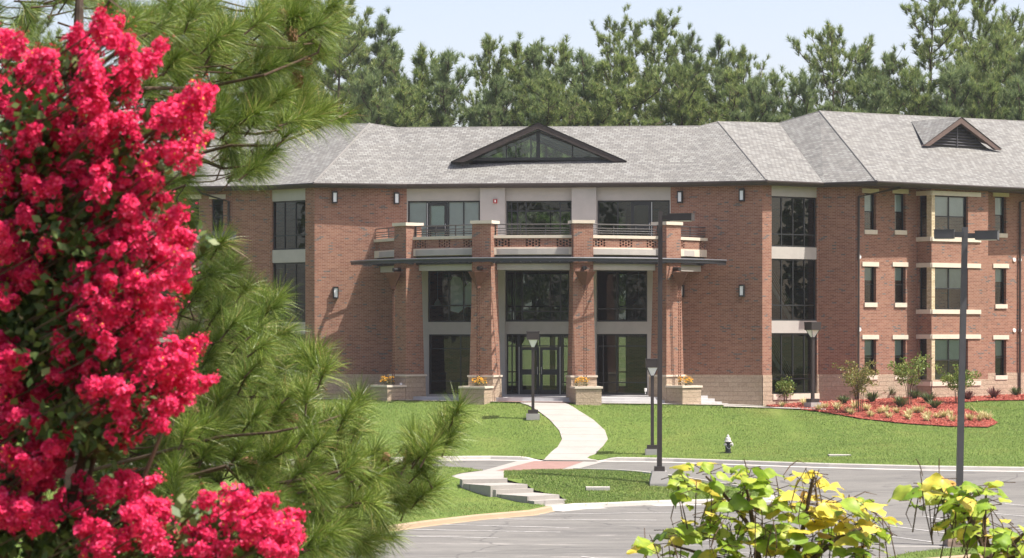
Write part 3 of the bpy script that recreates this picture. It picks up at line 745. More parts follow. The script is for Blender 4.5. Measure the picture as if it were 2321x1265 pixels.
window(WM, op['L1'], (.03, .66), (.22, .76), fw=.06); window(WM, op['R1'], (.13, .4), (.2, .8), fw=.06)
window(WM, op['M3'], (.08, .17, .3, .82), (.8,), fw=.07); window(WM, op['R3'], (.28, .5, .75), (), fw=.07)
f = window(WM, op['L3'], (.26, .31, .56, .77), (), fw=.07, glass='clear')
r = op['L3']; q = MB(); q.face([WM.pt(r[0] + .05, r[2], -.24), WM.pt(lerp(r[0], r[1], .97), r[2], -.24), WM.pt(lerp(r[0], r[1], .97), r[3], -.24), WM.pt(r[0] + .05, r[3], -.24)]); q.build('blind_sky_sheet', M['white'], f)  # white sheet stands in for bright sky showing in these panes
def leaf_door(w, u0, u1, z0, z1, rail, off, hinge_left=True, glass='glass'):
    """glazed door leaf with stiles, middle rail and pull handle"""
    mb = MB(); s = .13; o0, o1 = off - .05, off
    zm = lerp(z0, z1, .47)
    w.pbox(mb, u0, u0 + s, z0, z1, o0, o1); w.pbox(mb, u1 - s, u1, z0, z1, o0, o1)
    for a, b in ((z0, z0 + .2), (zm - .12, zm + .12), (z1 - .14, z1)): w.pbox(mb, u0 + s, u1 - s, a, b, o0 + .003, o1 - .003)
    d = mb.build('door', M['frame'], BLD)
    g = MB(); om = off - .03
    g.face([w.pt(u0 + .02, z0 + .02, om), w.pt(u1 - .02, z0 + .02, om), w.pt(u1 - .02, z1 - .02, om), w.pt(u0 + .02, z1 - .02, om)]); g.build('pane', M[glass], d)
    h = MB(); uh = u1 - .08 if hinge_left else u0 + .08
    q = [w.pt(uh, zm - .1, off), w.pt(uh, zm - .1, off + .07), w.pt(uh, zm + .22, off + .07), w.pt(uh, zm + .22, off)]
    h.tube(q, .014, 6); h.build('handle', M['steel'], d)
    return d
# main double door with side lights and transom
u0, u1, z0, z1 = op['M1']
ua, ub = WM.u(1177), WM.u(1268); um = (ua + ub) / 2; zd = WM.z(786, um)
for a, b, c, d in ((u0, ua - .04, z0, z1), (ub + .04, u1, z0, z1)): window(WM, (a, b, c, d), (.45,) if a == u0 else (.3,), (.2, .8), fw=.06)
window(WM, (ua - .04, ub + .04, zd, z1), (.5,), (), fw=.06)
leaf_door(WM, ua, um - .008, z0 + .01, zd - .01, 0, -.12, True); leaf_door(WM, um + .008, ub, z0 + .01, zd - .01, 0, -.12, False)
for u in (ua - .02, ub + .02):
    mb = MB(); WM.pbox(mb, u - .012, u + .012, z0, zd, -.12, -.08); mb.build('door_edge', M['steel'], BLD)
# balcony doors on the top storey
r = op['L3']; a = WM.u(966); b = WM.u(1013); leaf_door(WM, a, b, 6.5, r[3] - .08, 0, -.08, True, 'clear')
r = op['R3']; a = WM.u(1430); b = WM.u(1476); leaf_door(WM, a, b, 6.5, r[3] - .08, 0, -.08, True)
for px in (968, 1477): 
    mb = MB(); u = WM.u(px); WM.pbox(mb, u - .015, u + .015, 6.5, r[3] - .08, -.08, -.05); mb.build('door_edge', M['steel'], BLD)
# fire alarm on the precast column
mb = MB(); u = WM.u(1124.5); z = WM.z(457, u); WM.pbox(mb, u - .09, u + .09, z - .09, z + .09, .28, .36); al = mb.build('fire_alarm', M['red'], BLD)
mb = MB(); WM.pbox(mb, u - .025, u + .025, z - .05, z + .06, .36, .375); mb.build('alarm_light', M['white'], al)

# piers of the entrance
PIER = (-50, -20, 10, 40)
def pier(deg):
    c = arc(deg, 8.12); a = R(deg); ux = Vector((math.cos(a), math.sin(a))); uy = Vector((-math.sin(a), math.cos(a)))
    def ring(h, z, ox=0.0): return [((c + ux * x * h + uy * y * h).x, (c + ux * x * h + uy * y * h).y, z) for x, y in ((-1, -1), (1, -1), (1, 1), (-1, 1))]
    mb = MB()
    for (h0, z0, h1, z1) in ((.52, .97, .475, 3.2), (.475, 3.2, .44, 5.2), (.44, 5.2, .43, 7.54)):
        lo, hi = ring(h0, z0), ring(h1, z1)
        for i in range(4):
            j = (i + 1) % 4; mb.face([lo[i], lo[j], hi[j], hi[i]], [(i * .94 + .47 - h0, z0), (i * .94 + .47 + h0, z0), (i * .94 + .47 + h1, z1), (i * .94 + .47 - h1, z1)])
    mb.build('brick_pier', M['brick'], BLD)
    mb = MB(); mb.hexa(ring(.575, -.35), ring(.56, .89)); mb.build('stone_plinth', M['stone'], BLD)
    mb = MB(); mb.hexa(ring(.60, .89), ring(.60, .97)); mb.build('plinth_cap', M['cast'], BLD)
    mb = MB(); mb.hexa(ring(.50, 7.54), ring(.50, 7.68)); mb.build('pier_cap', M['cast'], BLD)
    # funnel and rain chain on the outer face
    f = arc(deg, 8.12 + .43 + .38); b = R(deg + 45)
    def sq(h, z): return [(f.x + h * math.cos(b + k * math.pi / 2 + math.pi / 4), f.y + h * math.sin(b + k * math.pi / 2 + math.pi / 4), z) for k in range(4)]
    mb = MB(); mb.hexa(sq(.13, 4.86), sq(.46, 5.42)); mb.hexa(sq(.46, 5.42), sq(.47, 5.46)); mb.hexa(sq(.12, 4.74), sq(.12, 4.86)); fn = mb.build('rain_funnel', M['rust'], BLD)
    mb = MB()
    e = arc(deg, 8.5); mb.tube([(e.x, e.y, 5.62), (f.x, f.y, 5.60)], .09, 10); mb.build('spout', M['dark'], BLD)
    mb = MB(); z = 4.74; zend = .35; tx = Vector((math.cos(a), math.sin(a)))
    while z > zend:
        for s in (-1, 1):
            p = f + tx * .055 * s
            mb.box((p.x, p.y, z - .04), (.035, .03, .075), a)
        mb.box((f.x, f.y, z - .085), (.14, .02, .016), a)
        z -= .125
    mb.build('rain_chain', M['rust'], BLD)
for d in PIER: pier(d)

# balcony between the piers
ends = [-74.5, -50, -20, 10, 40, 61]
RB = 8.25
for k in range(5):
    d0, d1 = ends[k], ends[k + 1]; a, b = arc(d0, RB), arc(d1, RB)
    w = Wall(a, b)
    slab(w, (0, w.L, 6.20, 6.52), -.32, .02, 'precast_band', 'cast')
    i0 = .45 if k > 0 else 0.0; i1 = w.L - (.45 if k < 4 else 0.0)
    hs = []; n = max(2, int(round((i1 - i0) / 1.17))) if k in (1, 2, 3) else 2
    cl = [i0 + .08] + [i1 - .66] if n == 2 else [lerp(i0 + .05, i1 - .66, j / (n - 1)) for j in range(n)]
    for c in cl:
        for j in range(5):
            for zz in ((.04, .16, .28) if j % 2 == 0 else (.10, .22)): hs.append((c + j * .135, c + j * .135 + .085, 6.52 + zz, 6.52 + zz + .08))
    mb = MB(); w.skin(mb, 0, w.L, 6.52, 6.92, hs, .2); mb.build('brick_parapet', M['brick'], BLD)
    q = MB(); w.pbox(q, .02, w.L - .02, 6.53, 6.91, -.24, -.19); q.build('hole_shade_sheet', M['dark'], BLD)  # dark sheet added behind the holes in place of their shade
    slab(w, (0, w.L, 6.92, 7.05), -.30, .05, 'coping', 'cast')
    slab(w, (i0 + .1, i1 - .1, 5.55, 5.82), -.55, -.25, 'precast_beam', 'precast')
    slab(w, (i0, i1, 5.83, 6.19), -.5, -.12, 'steel_fascia', 'dark')
    mb = MB(); u = i0 + .02
    npost = 2 if k in (0, 4) else 3
    for j in range(npost + 1):
        uu = lerp(i0 + .06, i1 - .06, j / npost); w.pbox(mb, uu - .02, uu + .02, 7.05, 7.52, -.12, -.08)
    for zz in (7.14, 7.24, 7.35, 7.52):
        mb.tube([w.pt(i0, zz, -.06), w.pt(i1, zz, -.06)], .02 if zz < 7.5 else .026, 6)
    mb.build('railing', M['rail'], BLD)
deckp = [arc(t, RB - .1) for t in np.linspace(-74, 61, 24)] + [wC + Vector((-.02, -.02)), wB + Vector((.02, -.02))]
mb = MB(); mb.hexa([(p.x, p.y, 6.21) for p in deckp], [(p.x, p.y, 6.46) for p in deckp]); mb.build('balcony_deck', M['precast'], BLD)

# curved metal sun canopy
mb = MB(); mb.tube([(*arc(t, 9.45), 6.02) for t in np.linspace(-70, 57, 40)], .038, 8); can = mb.build('canopy', M['nose'], BLD, True)
mb = MB(); tt = np.linspace(-70, 57, 40)
for t0, t1 in zip(tt[:-1], tt[1:]):
    q = [arc(t0, 9.43), arc(t1, 9.43), arc(t1, 9.39), arc(t0, 9.39)]
    mb.hexa([(p.x, p.y, 5.865) for p in q], [(p.x, p.y, 5.985) for p in q])
mb.build('fascia', M['canopy'], can)
for t0 in np.arange(-68.5, 56, 2.75):                        # radial slats under the nose
    p0, p1 = arc(t0, 8.62), arc(t0, 9.385); mb = MB(); mb.bar(p0, p1, 5.87, 5.96, .055); mb.build('louvre', M['canopy'], can)
mb = MB(); mb.tube([(*arc(t, 8.62), 5.93) for t in np.linspace(-69, 56, 40)], .04, 6); mb.build('rear_rail', M['canopy'], can)
for d in [x + s for x in PIER for s in (-3.4, 3.4)] + [-66, 55]:
    a, b = arc(d, 8.2), arc(d, 9.42); mb = MB(); t = (b - a).normalized(); n = Vector((t.y, -t.x)) * .025
    mb.hexa([(*(a + n), 5.82), (*(b + n), 5.93), (*(b - n), 5.93), (*(a - n), 5.82)], [(*(a + n), 6.08), (*(b + n), 6.05), (*(b - n), 6.05), (*(a - n), 6.08)])
    mb.build('bracket', M['canopy'], can)

# entrance landing and steps
def disc(r, z0, z1, d0, d1, name):
    p = [arc(t, r) for t in np.linspace(d0, d1, 24)] + [arc(d1, 4.5), arc(d0, 4.5)]
    mb = MB(); mb.hexa([(q.x, q.y, z0) for q in p], [(q.x, q.y, z1) for q in p]); return mb.build(name, M['stepc'], BLD)
disc(8.3, -.8, -.0, -60, 60, 'landing'); disc(8.62, -.8, -.13, -8, 60, 'step'); disc(8.95, -.8, -.26, 10, 62, 'step'); disc(9.25, -.8, -.34, 42, 63, 'step')

# ------------------------------------------------------------------ roof
ZE, ZR, ZW = 9.56, 12.55, 13.4
def E(px, Y, z=ZE): p = xy(px, Y); return Vector((p.x, p.y, z))
def RZ(px, py, z): return P(px, py, (z - H) * FPX / (HZ - py))
e0, e1, e2, eL = E(-150, 129.6), E(467, 125.8), E(615, 124.95), E(711, 123.1)
eM, eN, eR = E(923, 124.0), E(1518, 122.6), E(1738, 121.0)
eV, eW, eG = E(1866, 122.9), E(1986, 121.5), E(2321, 127.2)
eG = eW + (eG - eW) * 1.5
rL, rl, rr_, rR = RZ(838, 280, ZR), RZ(897, 289.5, ZR), RZ(1588, 286, ZR), RZ(1628, 276, ZR)
def on_plane(px, py, a, b, c):
    n = (b - a).cross(c - a).normalized(); o = Vector((0, 0, H)); d = P(px, py, 1.0) - o; return o + d * ((a - o).dot(n) / d.dot(n))
rL, rR = on_plane(838, 280, eL, eM, rl), on_plane(1628, 276, eN, eR, rr_)
rW = RZ(1858, 252, ZW); rV = on_plane(1765, 279, eR, eV, rR)
rG = on_plane(2321, 275, eW, eG, rW + (eG - eW) * 1.0); rG = rW + (rG - rW) * 1.5
rK = on_plane(640, 284, e2, eL, rL); r0 = on_plane(-150, 300, e0, e1, rK)
mb = MB()
def slope(*pts):
    """roof plane; the first two points are its eave"""
    a, b = pts[0], pts[1]; u = (b - a).normalized(); nn = (pts[1] - pts[0]).cross(pts[2] - pts[0]).normalized(); v = nn.cross(u)
    mb.face(list(pts), [((p - a).dot(u) + a.x, (p - a).dot(v)) for p in pts])
slope(e0, e1, rK, r0); slope(e1, e2, rK); slope(e2, eL, rL, rK); slope(eL, eM, rl, rL); slope(eN, eR, rR, rr_)
slope(eR, eV, rV, rR); slope(eV, eW, rW, rV); slope(eW, eG, rG, rW)
bk = [Vector((42, 152, ZE)), Vector((19.5, 137.3, ZE)), Vector((12, 135.8, ZE)), Vector((6, 136.1, ZE)), Vector((-2.2, 136.6, ZE)), Vector((-9, 137.3, ZE)), Vector((-32, 143, ZE))]
slope(bk[0], bk[1], rW, rG); slope(bk[1], bk[2], rV, rW); slope(bk[2], bk[3], rr_, rR, rV); slope(bk[4], bk[5], rK, rL, rl); slope(bk[5], bk[6], r0, rK)
mb.face([eG, bk[0], rG]); mb.face([bk[6], e0, r0])
GY = 125.75
GW = Wall(xy(1010, GY + .15), xy(1430, GY - .15))
ug = GW.u(1220)
apex = (ug, GW.z(281, ug)); lf = (GW.u(1024), GW.z(369, 0)); rf = (GW.u(1421), GW.z(368, GW.L))
# the centre slopes leave an opening for the glazed gable that runs through the roof
GB_Y = 133.3                                                # rear glass of the gable
def centre(e_a, e_b, r_b, r_a, ya):
    """slope with a triangular opening: e_a-e_b eave, r_a-r_b ridge"""
    u = (e_b - e_a).normalized(); nn = (e_b - e_a).cross(r_b - e_a).normalized(); v = nn.cross(u)
    def onp(x, y): return Vector((x, y, e_a.z - (nn.x * (x - e_a.x) + nn.y * (y - e_a.y)) / nn.z))
    p0, p1 = Vector(GW.pt(lf[0] + .75, 0, 0)), Vector(GW.pt(rf[0] - .75, 0, 0)); pm = Vector(GW.pt(apex[0], 0, 0))
    if ya is not None: p0.y = p1.y = pm.y = ya
    fl_, fr_ = onp(p0.x, p0.y), onp(p1.x, p1.y)
    t = (pm.x - r_a.x) / (r_b.x - r_a.x); m = r_a.lerp(r_b, t)
    if e_b.x < e_a.x: fl_, fr_ = fr_, fl_
    for q in ([e_a, e_b, fr_, fl_], [e_a, fl_, m, r_a], [e_b, r_b, m, fr_]):
        mb.face(q, [((p - e_a).dot(u) + e_a.x, (p - e_a).dot(v)) for p in q])
centre(eM, eN, rr_, rl, None); centre(bk[3], bk[4], rl, rr_, GB_Y)
ROOF = mb.build('roof', M['shingle'], BLD)
mb = MB()
lift = Vector((0, 0, .02))
for a, b in ((eL, rL), (eR, rR), (eW, rW), (rl, rr_), (rL, rl), (rr_, rR), (rR, rV), (rV, rW), (rW, rG), (rK, rL)):
    mb.tube([a + lift * -.5, b + lift * -.5], .055 if a.z < 10 else .035, 8)
mb.build('hip_cap', M['hipcap'], ROOF)
# gutter, fascia, soffit
ev = [e0, e1, e2, eL, eM, eN, eR, eV, eW, eG]; wv = [w0, w1, w2, wA, wB, wC, wD, wE, wF, wG]
mb = MB()
def off_line(pts, d):
    out = []
    for i, p in enumerate(pts):
        t = (pts[min(i + 1, len(pts) - 1)].xy - pts[max(i - 1, 0)].xy).normalized(); out.append(p.xy + Vector((t.y, -t.x)) * d)
    return out
prof = [(.00, ZE + .01), (.11, ZE - .005), (.12, ZE - .05), (.085, ZE - .13), (0.0, ZE - .14), (-.02, ZE - .20), (-.05, ZE - .20)]
lines = [[(*q, z) for q in off_line(ev, d)] for d, z in prof]
for la, lb in zip(lines[:-1], lines[1:]):
    for i in range(len(ev) - 1): mb.face([lb[i], lb[i + 1], la[i + 1], la[i]])
mb.build('gutter', M['bronze'], ROOF)
mb = MB()
for i in range(len(ev) - 1):
    a, b = lines[-1][i], lines[-1][i + 1]; c, d = wv[i + 1], wv[i]
    mb.face([a, b, (c.x, c.y + .15, ZE - .19), (d.x, d.y + .15, ZE - .19)])
mb.build('soffit', M['bronze'], ROOF)

# glazed gable over the entrance
gap = RZ(1222, 286, ZR)
mb = MB()
def gpoly(pts, off): return [GW.pt(u, z, off) for u, z in pts]
th = .27
for s, ft in ((-1, lf), (1, rf)):
    out = [apex, ft, (ft[0] + (-s) * .62, ft[1] - .0), (apex[0], apex[1] - th)]
    q0, q1 = gpoly(out, .55), gpoly(out, .42)
    if s > 0: q0.reverse(); q1.reverse()
    mb.hexa(q1, q0)
gb = mb.build('gable_fascia', M['bronze'], ROOF)
mb = MB()                                                    # gable roof running right through to the rear
for s_, ft in ((-1, lf), (1, rf)):
    A, B = Vector(GW.pt(*apex, .58)), Vector(GW.pt(*ft, .58)); C = Vector((A.x - .35, GB_Y + .5, A.z)); D = Vector((B.x - .35, GB_Y + .5, B.z))
    q = [A, B, D, C]
    if s_ > 0: q.reverse()
    mb.face([p + Vector((0, 0, .03)) for p in q], [((p - A).dot(Vector((0, 1, 0))), (p - A).length) for p in q])
mb.build('gable_roof', M['shingle'], ROOF)
gl = [(lf[0] + 1.05, GW.z(358, 0)), (rf[0] - 1.05, GW.z(358, GW.L)), (apex[0], apex[1] - th - .16)]
mb = MB(); mb.face(gpoly(gl, .1)); gp = mb.build('gable_window', M['clear'], ROOF)
mb = MB()
zb = gl[0][1]
GW.pbox(mb, lf[0] + .75, rf[0] - .75, zb - .14, zb, .06, .2)
GW.pbox(mb, apex[0] - .085, apex[0] + .085, zb, apex[1] - th - .05, .05, .17)
for px in (1148, 1298):
    u = GW.u(px); t = (u - lf[0]) / (apex[0] - lf[0]) if u < apex[0] else (rf[0] - u) / (rf[0] - apex[0]); GW.pbox(mb, u - .03, u + .03, zb, lerp(lf[1], apex[1], t) - .1, .06, .14)
mb.build('mullion', M['frame'], gp)
mb = MB()
for s in (-1, 1):
    ft = lf if s < 0 else rf
    mb.tube([GW.pt(ft[0] - s * .95, zb - .0, .1), GW.pt(apex[0], apex[1] - th - .1, .1)], .06, 4)
mb.build('mullion', M['frame'], gp)
# pale boarded attic behind the glass, open to a second glazed gable at the rear
M['attic'] = plain('AtticBoards', (0.84, 0.86, 0.86), .8, .2, var=.08)
ins = [Vector(GW.pt(lf[0] + .35, zb - .12, -.02)), Vector(GW.pt(rf[0] - .35, zb - .12, -.02)), Vector(GW.pt(apex[0], apex[1] - .10, -.02))]
inb = [Vector((p.x - .33, GB_Y, p.z)) for p in ins]
mb = MB(); mb.face([ins[0], ins[2], inb[2], inb[0]]); mb.face([ins[2], ins[1], inb[1], inb[2]]); mb.face([ins[1], ins[0], inb[0], inb[1]])
mb.build('gable_room', M['attic'], ROOF)
mb = MB(); mb.face([inb[1], inb[0], inb[2]]); rp = mb.build('gable_window', M['clear'], ROOF)
mb = MB()
for t in (.2, .4, .5, .6, .8):
    p = inb[0].lerp(inb[1], t); h = 1 - abs(t - .5) * 2; mb.tube([p, p + Vector((0, 0, (inb[2].z - p.z) * h))], .05, 4)
mb.tube([inb[0], inb[2]], .08, 4); mb.tube([inb[1], inb[2]], .08, 4); mb.tube([inb[0], inb[1]], .08, 4)
mb.build('mullion', M['frame'], rp)
mb = MB()
for t in (.2, .45, .7):
    for s_ in (0, 1):
        p, q = ins[s_].lerp(inb[s_], t), ins[2].lerp(inb[2], t); mb.tube([p - Vector((0, 0, .08)), q - Vector((0, 0, .08))], .06, 4)
mb.build('rafter', M['white'], ROOF)

# louvred gable on the right wing
gA, gl_, gr_ = RZ(2168, 267, 0), None, None
WG2 = None
dn = Vector((WW.n.x, WW.n.y))
# plane of the gable front parallel to the wing; the roof slope decides its distance
nrm = (eG - eW).cross(rG - eW).normalized()
def on_roof(px, py, lift=0.0):
    d = P(px, py, 1.0) - Vector((0, 0, H)); o = Vector((0, 0, H)); t = (eW - o).dot(nrm) / d.dot(nrm); return o + d * t
fl, fr = on_roof(2083, 331), on_roof(2261, 341)
G2 = Wall(fl.xy, fr.xy); ua2 = G2.u(2168.5); za2 = G2.z(267.5, ua2)
out_l, out_r, ap = (0, fl.z), (G2.L, fr.z), (ua2, za2)
mb = MB()
for s, ft in ((-1, out_l), (1, out_r)):
    o_ = [ap, ft, (ft[0] - s * .42, ft[1]), (ap[0], ap[1] - .27)]
    q0 = [G2.pt(u, z, .30) for u, z in o_]; q1 = [G2.pt(u, z, .14) for u, z in o_]
    if s > 0: q0.reverse(); q1.reverse()
    mb.hexa(q1, q0)
mb.build('gable_fascia', M['bronzelit'], ROOF)
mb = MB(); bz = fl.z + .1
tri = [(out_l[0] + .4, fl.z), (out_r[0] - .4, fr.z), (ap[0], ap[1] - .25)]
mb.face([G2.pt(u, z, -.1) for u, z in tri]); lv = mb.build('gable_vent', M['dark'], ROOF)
mb = MB()
for k in range(1, 8):
    t = k / 8.5; z = lerp(fl.z, ap[1] - .25, t); hw = (G2.L / 2 - .45) * (1 - t)
    a0, a1 = G2.pt(ap[0] - hw, z, .02), G2.pt(ap[0] + hw, z, .02); b0, b1 = G2.pt(ap[0] - hw, z + .07, -.07), G2.pt(ap[0] + hw, z + .07, -.07)
    mb.face([a0, a1, b1, b0])
    mb.face([(a0[0], a0[1], a0[2] - .02), (a1[0], a1[1], a1[2] - .02), a1, a0])
G2.pbox(mb, ap[0] - .025, ap[0] + .025, fl.z + .05, ap[1] - .3, .03, .06)
mb.build('louvre', M['polegrey'], lv)
mb = MB()
back_a = Vector((*(ap_xy := Vector(G2.pt(ap[0], 0, 0))).xy, 0)); dirb = -Vector((dn.x, dn.y, 0))
A = Vector(G2.pt(*ap, .33)); 
# ridge of the small roof runs back until it meets the wing's slope
tt = (eW - A).dot(nrm) / dirb.dot(nrm); Cc = A + dirb * tt
for s, ft in ((-1, out_l), (1, out_r)):
    B = Vector(G2.pt(*ft, .33)); q = [A, B, Cc]
    if s > 0: q.reverse()
    mb.face([p + Vector((0, 0, .035)) for p in q], [((p - A).dot(dirb), (p - A - dirb * (p - A).dot(dirb)).length) for p in q])
mb.build('gable_roof', M['shingle'], ROOF)

# downspouts, vents
def spout(top, kn, bot, w):
    mb = MB(); mb.tube([top, kn[0], kn[1], bot], .055, 8); return mb.build('downspout', M['bronze'], BLD)
def wp(w, px, py, off): u = w.u(px); return Vector(w.pt(u, w.z(py, u), off))
a = wp(WW, 2010, 420, 1.0)
spout(a, (wp(WW, 2006, 428, .95), wp(WW, 1943, 446, .1)), wp(WW, 1942, 904, .1), WW)
spout(wp(WW, 2360, 430, 1.0), (wp(WW, 2356, 438, .95), wp(WW, 2309, 458, .1)), wp(WW, 2308, 898, .1), WW)
spout(wp(WL, 452, 430, .3), (wp(WL, 458, 438, .25), wp(WL, 520, 457, .1)), wp(WL, 520, 890, .1), WL)
for px, py in ((1947, 582), (1947, 747), (2298, 589), (2311, 589), (2298, 749), (2311, 749)):
    c = wp(WW, px, py, .0); mb = MB()
    n = Vector((*WW.n, 0)); mb.tube([c, c + n * .05], .095, 12); v = mb.build('wall_vent', M['white'], BLD)
# wall lanterns
def lantern(w, px, py):
    u = w.u(px); z = w.z(py, u); mb = MB()
    w.pbox(mb, u - .115, u + .115, z - .27, z - .21, 0, .2); w.pbox(mb, u - .115, u + .115, z + .21, z + .27, 0, .2)
    w.pbox(mb, u - .115, u + .115, z - .21, z + .21, 0, .05)
    for s in (-1, 1): w.pbox(mb, u + s * .098 - .017, u + s * .098 + .017, z - .21, z + .21, .05, .195)
    l = mb.build('wall_lantern', M['frame'], BLD)
    q = MB(); w.pbox(q, u - .075, u + .075, z - .205, z + .205, .06, .17); q.build('lamp_lens', M['lens'], l)
for px, py in ((758, 447.5), (898, 450), (760, 663.5)): lantern(WA, px, py)
for px, py in ((1543, 447), (1683, 443), (1683, 659), (1546, 660)): lantern(WD, px, py)
# stair flights behind the right glazing
def stair():
    w = WRG
    for z0, z1, ua, ub, o in ((.2, 3.0, 2.4, .3, -.9), (3.3, 6.1, 2.4, .3, -.9), (1.7, 3.1, .3, 1.9, -2.2)):
        mb = MB()
        a, b = Vector(w.pt(ua, z0, o)), Vector(w.pt(ub, z1, o)); n = Vector((*w.n, 0)) * .03
        mb.hexa([a - n, a + n, b + n, b - n], [p + Vector((0, 0, .3)) for p in (a - n, a + n, b + n, b - n)])
        mb.build('stair_stringer', M['white'], BLD)
        mb = MB()
        for k in range(4):
            d = Vector((0, 0, .5 + .16 * k)); mb.tube([a + d, b + d], .015, 5)
        mb.build('stair_rail', M['steel'], BLD)
stair()
# interior furnishings seen through the glass
def pendant(px, py, Y, where):
    c = P(px, py, Y); t = thing('pendant_lamp', where, 'pendant lamp', c, 'pendant lamps behind the entrance glass')
    mb = MB(); mb.lathe([(.20, 0), (.19, .02), (.13, .18), (.05, .30), (.03, .34)], c, 14); mb.build('lamp_shade', M['white'], t, True)
    mb = MB(); mb.tube([c + Vector((0, 0, .34)), Vector((c.x, c.y, 6.04))], .012, 5); mb.build('cord', M['steel'], t)
pendant(992, 694, 126.6, 'white pendant lamp behind the left upper entrance window')
pendant(1222, 694, 126.8, 'white pendant lamp behind the middle upper entrance window')
pendant(1447.5, 690, 125.6, 'white pendant lamp behind the right upper entrance window')

# ------------------------------------------------------------------ lamps, hydrant, planters, small things
def walk_lamp(px, yt, yb, fn, label, rz=0.0, base='polebase'):
    b = hit(px, yb, fn, 0.0); Y = b.y; z0 = b.z; zt = P(px, yt, Y).z; x = b.x
    t = thing('walkway_lamp', label, 'street lamp', (x, Y, z0), 'walkway lamps on square poles')
    mb = MB(); mb.box((x, Y, z0 + .08), (.56, .5, .26), rz); mb.build('footing', M[base], t)
    mb = MB(); mb.box((x, Y, z0 + .29), (.42, .38, .16), rz); mb.box((x, Y, (z0 + .37 + zt - .66) / 2), (.125, .125, zt - .66 - z0 - .37), rz)
    mb.box((x, Y, z0 + .75), (.132, .132, .02), rz); mb.build('pole', M['pole'], t)
    def sq(h, z): c, s = math.cos(rz), math.sin(rz); return [(x + a * h * c - d * h * s, Y + a * h * s + d * h * c, z) for a, d in ((-1, -1), (1, -1), (1, 1), (-1, 1))]
    mb = MB(); mb.hexa(sq(.06, zt - .66), sq(.20, zt - .35)); mb.build('lamp_lens', M['lens'], t)
    mb = MB(); mb.hexa(sq(.255, zt - .35), sq(.265, zt - .02)); mb.hexa(sq(.275, zt - .02), sq(.27, zt)); mb.build('lamp_head', M['pole'], t)
    mb = MB()
    for a, d in ((-1, -1), (1, -1), (1, 1), (-1, 1)):
        c, s = math.cos(rz), math.sin(rz); r = lambda h: (x + a * h * c - d * h * s, Y + a * h * s + d * h * c)
        mb.tube([(*r(.065), zt - .67), (*r(.21), zt - .345)], .014, 4)
    mb.build('strut', M['pole'], t)
    return t
walk_lamp(1208, 751, 949, lambda X, Y: zlawn(X, Y) , 'dark square walkway lamp left of the curved footpath in front of the doors')
walk_lamp(1478.5, 813, 1030, lambda X, Y: zlawn(X, Y), 'dark square walkway lamp on the lawn close behind the tall single head pole')
walk_lamp(1842, 730, 923, lambda X, Y: zlawn(X, Y) + .04, 'dark square walkway lamp standing in the red mulch bed', .55)

def tall_lamp(px, yt, yb, fn, heads, label, mat, bmat, lean=0.0, w=.15):
    b = hit(px, yb, fn, 0.0); x, Y, z0 = b; zt = P(px, yt, Y).z
    t = thing('parking_lamp', label, 'lamp post', (x, Y, z0), 'tall parking lot lamps on square poles')
    def at(z): return x + lean * (z - z0)
    def sq(h, z, h2=None): return [(at(z) + a * h, Y + d * (h2 or h), z) for a, d in ((-1, -1), (1, -1), (1, 1), (-1, 1))]
    mb = MB(); mb.hexa(sq(.34, z0 - .3), sq(.34, z0 + .03)); mb.hexa(sq(.34, z0 + .03), sq(.25, z0 + .44)); mb.build('footing', M[bmat], t)
    mb = MB(); mb.hexa(sq(.18, z0 + .44), sq(.17, z0 + .60)); mb.hexa(sq(w / 2 * 1.12, z0 + .60), sq(w / 2 * .92, zt)); mb.build('pole', M[mat], t)
    for s, ln, zo, yo, rz in heads:
        zc = zt - .22 + zo; xc = at(zt); cx = xc + s * (.30 + ln / 2) * math.cos(rz); cy = Y + yo + s * (.30 + ln / 2) * math.sin(rz)
        mb = MB(); mb.box((cx, cy, zc), (ln, .42, .23), rz); mb.box((cx, cy, zc + .125), (ln + .02, .44, .02), rz); hd = mb.build('lamp_head', M[mat], t)
        mb = MB(); mb.box((cx, cy, zc - .123), (ln * .8, .34, .012), rz); mb.build('lamp_lens', M['lens'], hd)
        mb = MB(); mb.box((xc + s * .18 * math.cos(rz), Y + yo + s * .18 * math.sin(rz), zc), (.30, .10, .14), rz); mb.build('arm', M[mat], t)
    return t
tall_lamp(1494.5, 479, 1097, isl_fn, [(1, .85, -.0, 0, -.33)], 'tall bronze pole with a single box lamp on the grass island', 'pole', 'polebase', .004)
tall_lamp(2172, 515, 1228, isl_fn, [(-1, .55, .02, -.05, -.22), (1, .62, -.02, 0, -.3)], 'tall double headed pole leaning slightly behind the right yellow leaves', 'polegrey', 'polebasetan', .0215, .16)
tall_lamp(450, 522, 1190, zroad, [(1, .7, .05, 0, .2)], 'tall grey pole half hidden behind the near pine', 'polegrey', 'polebase', .014, .16)

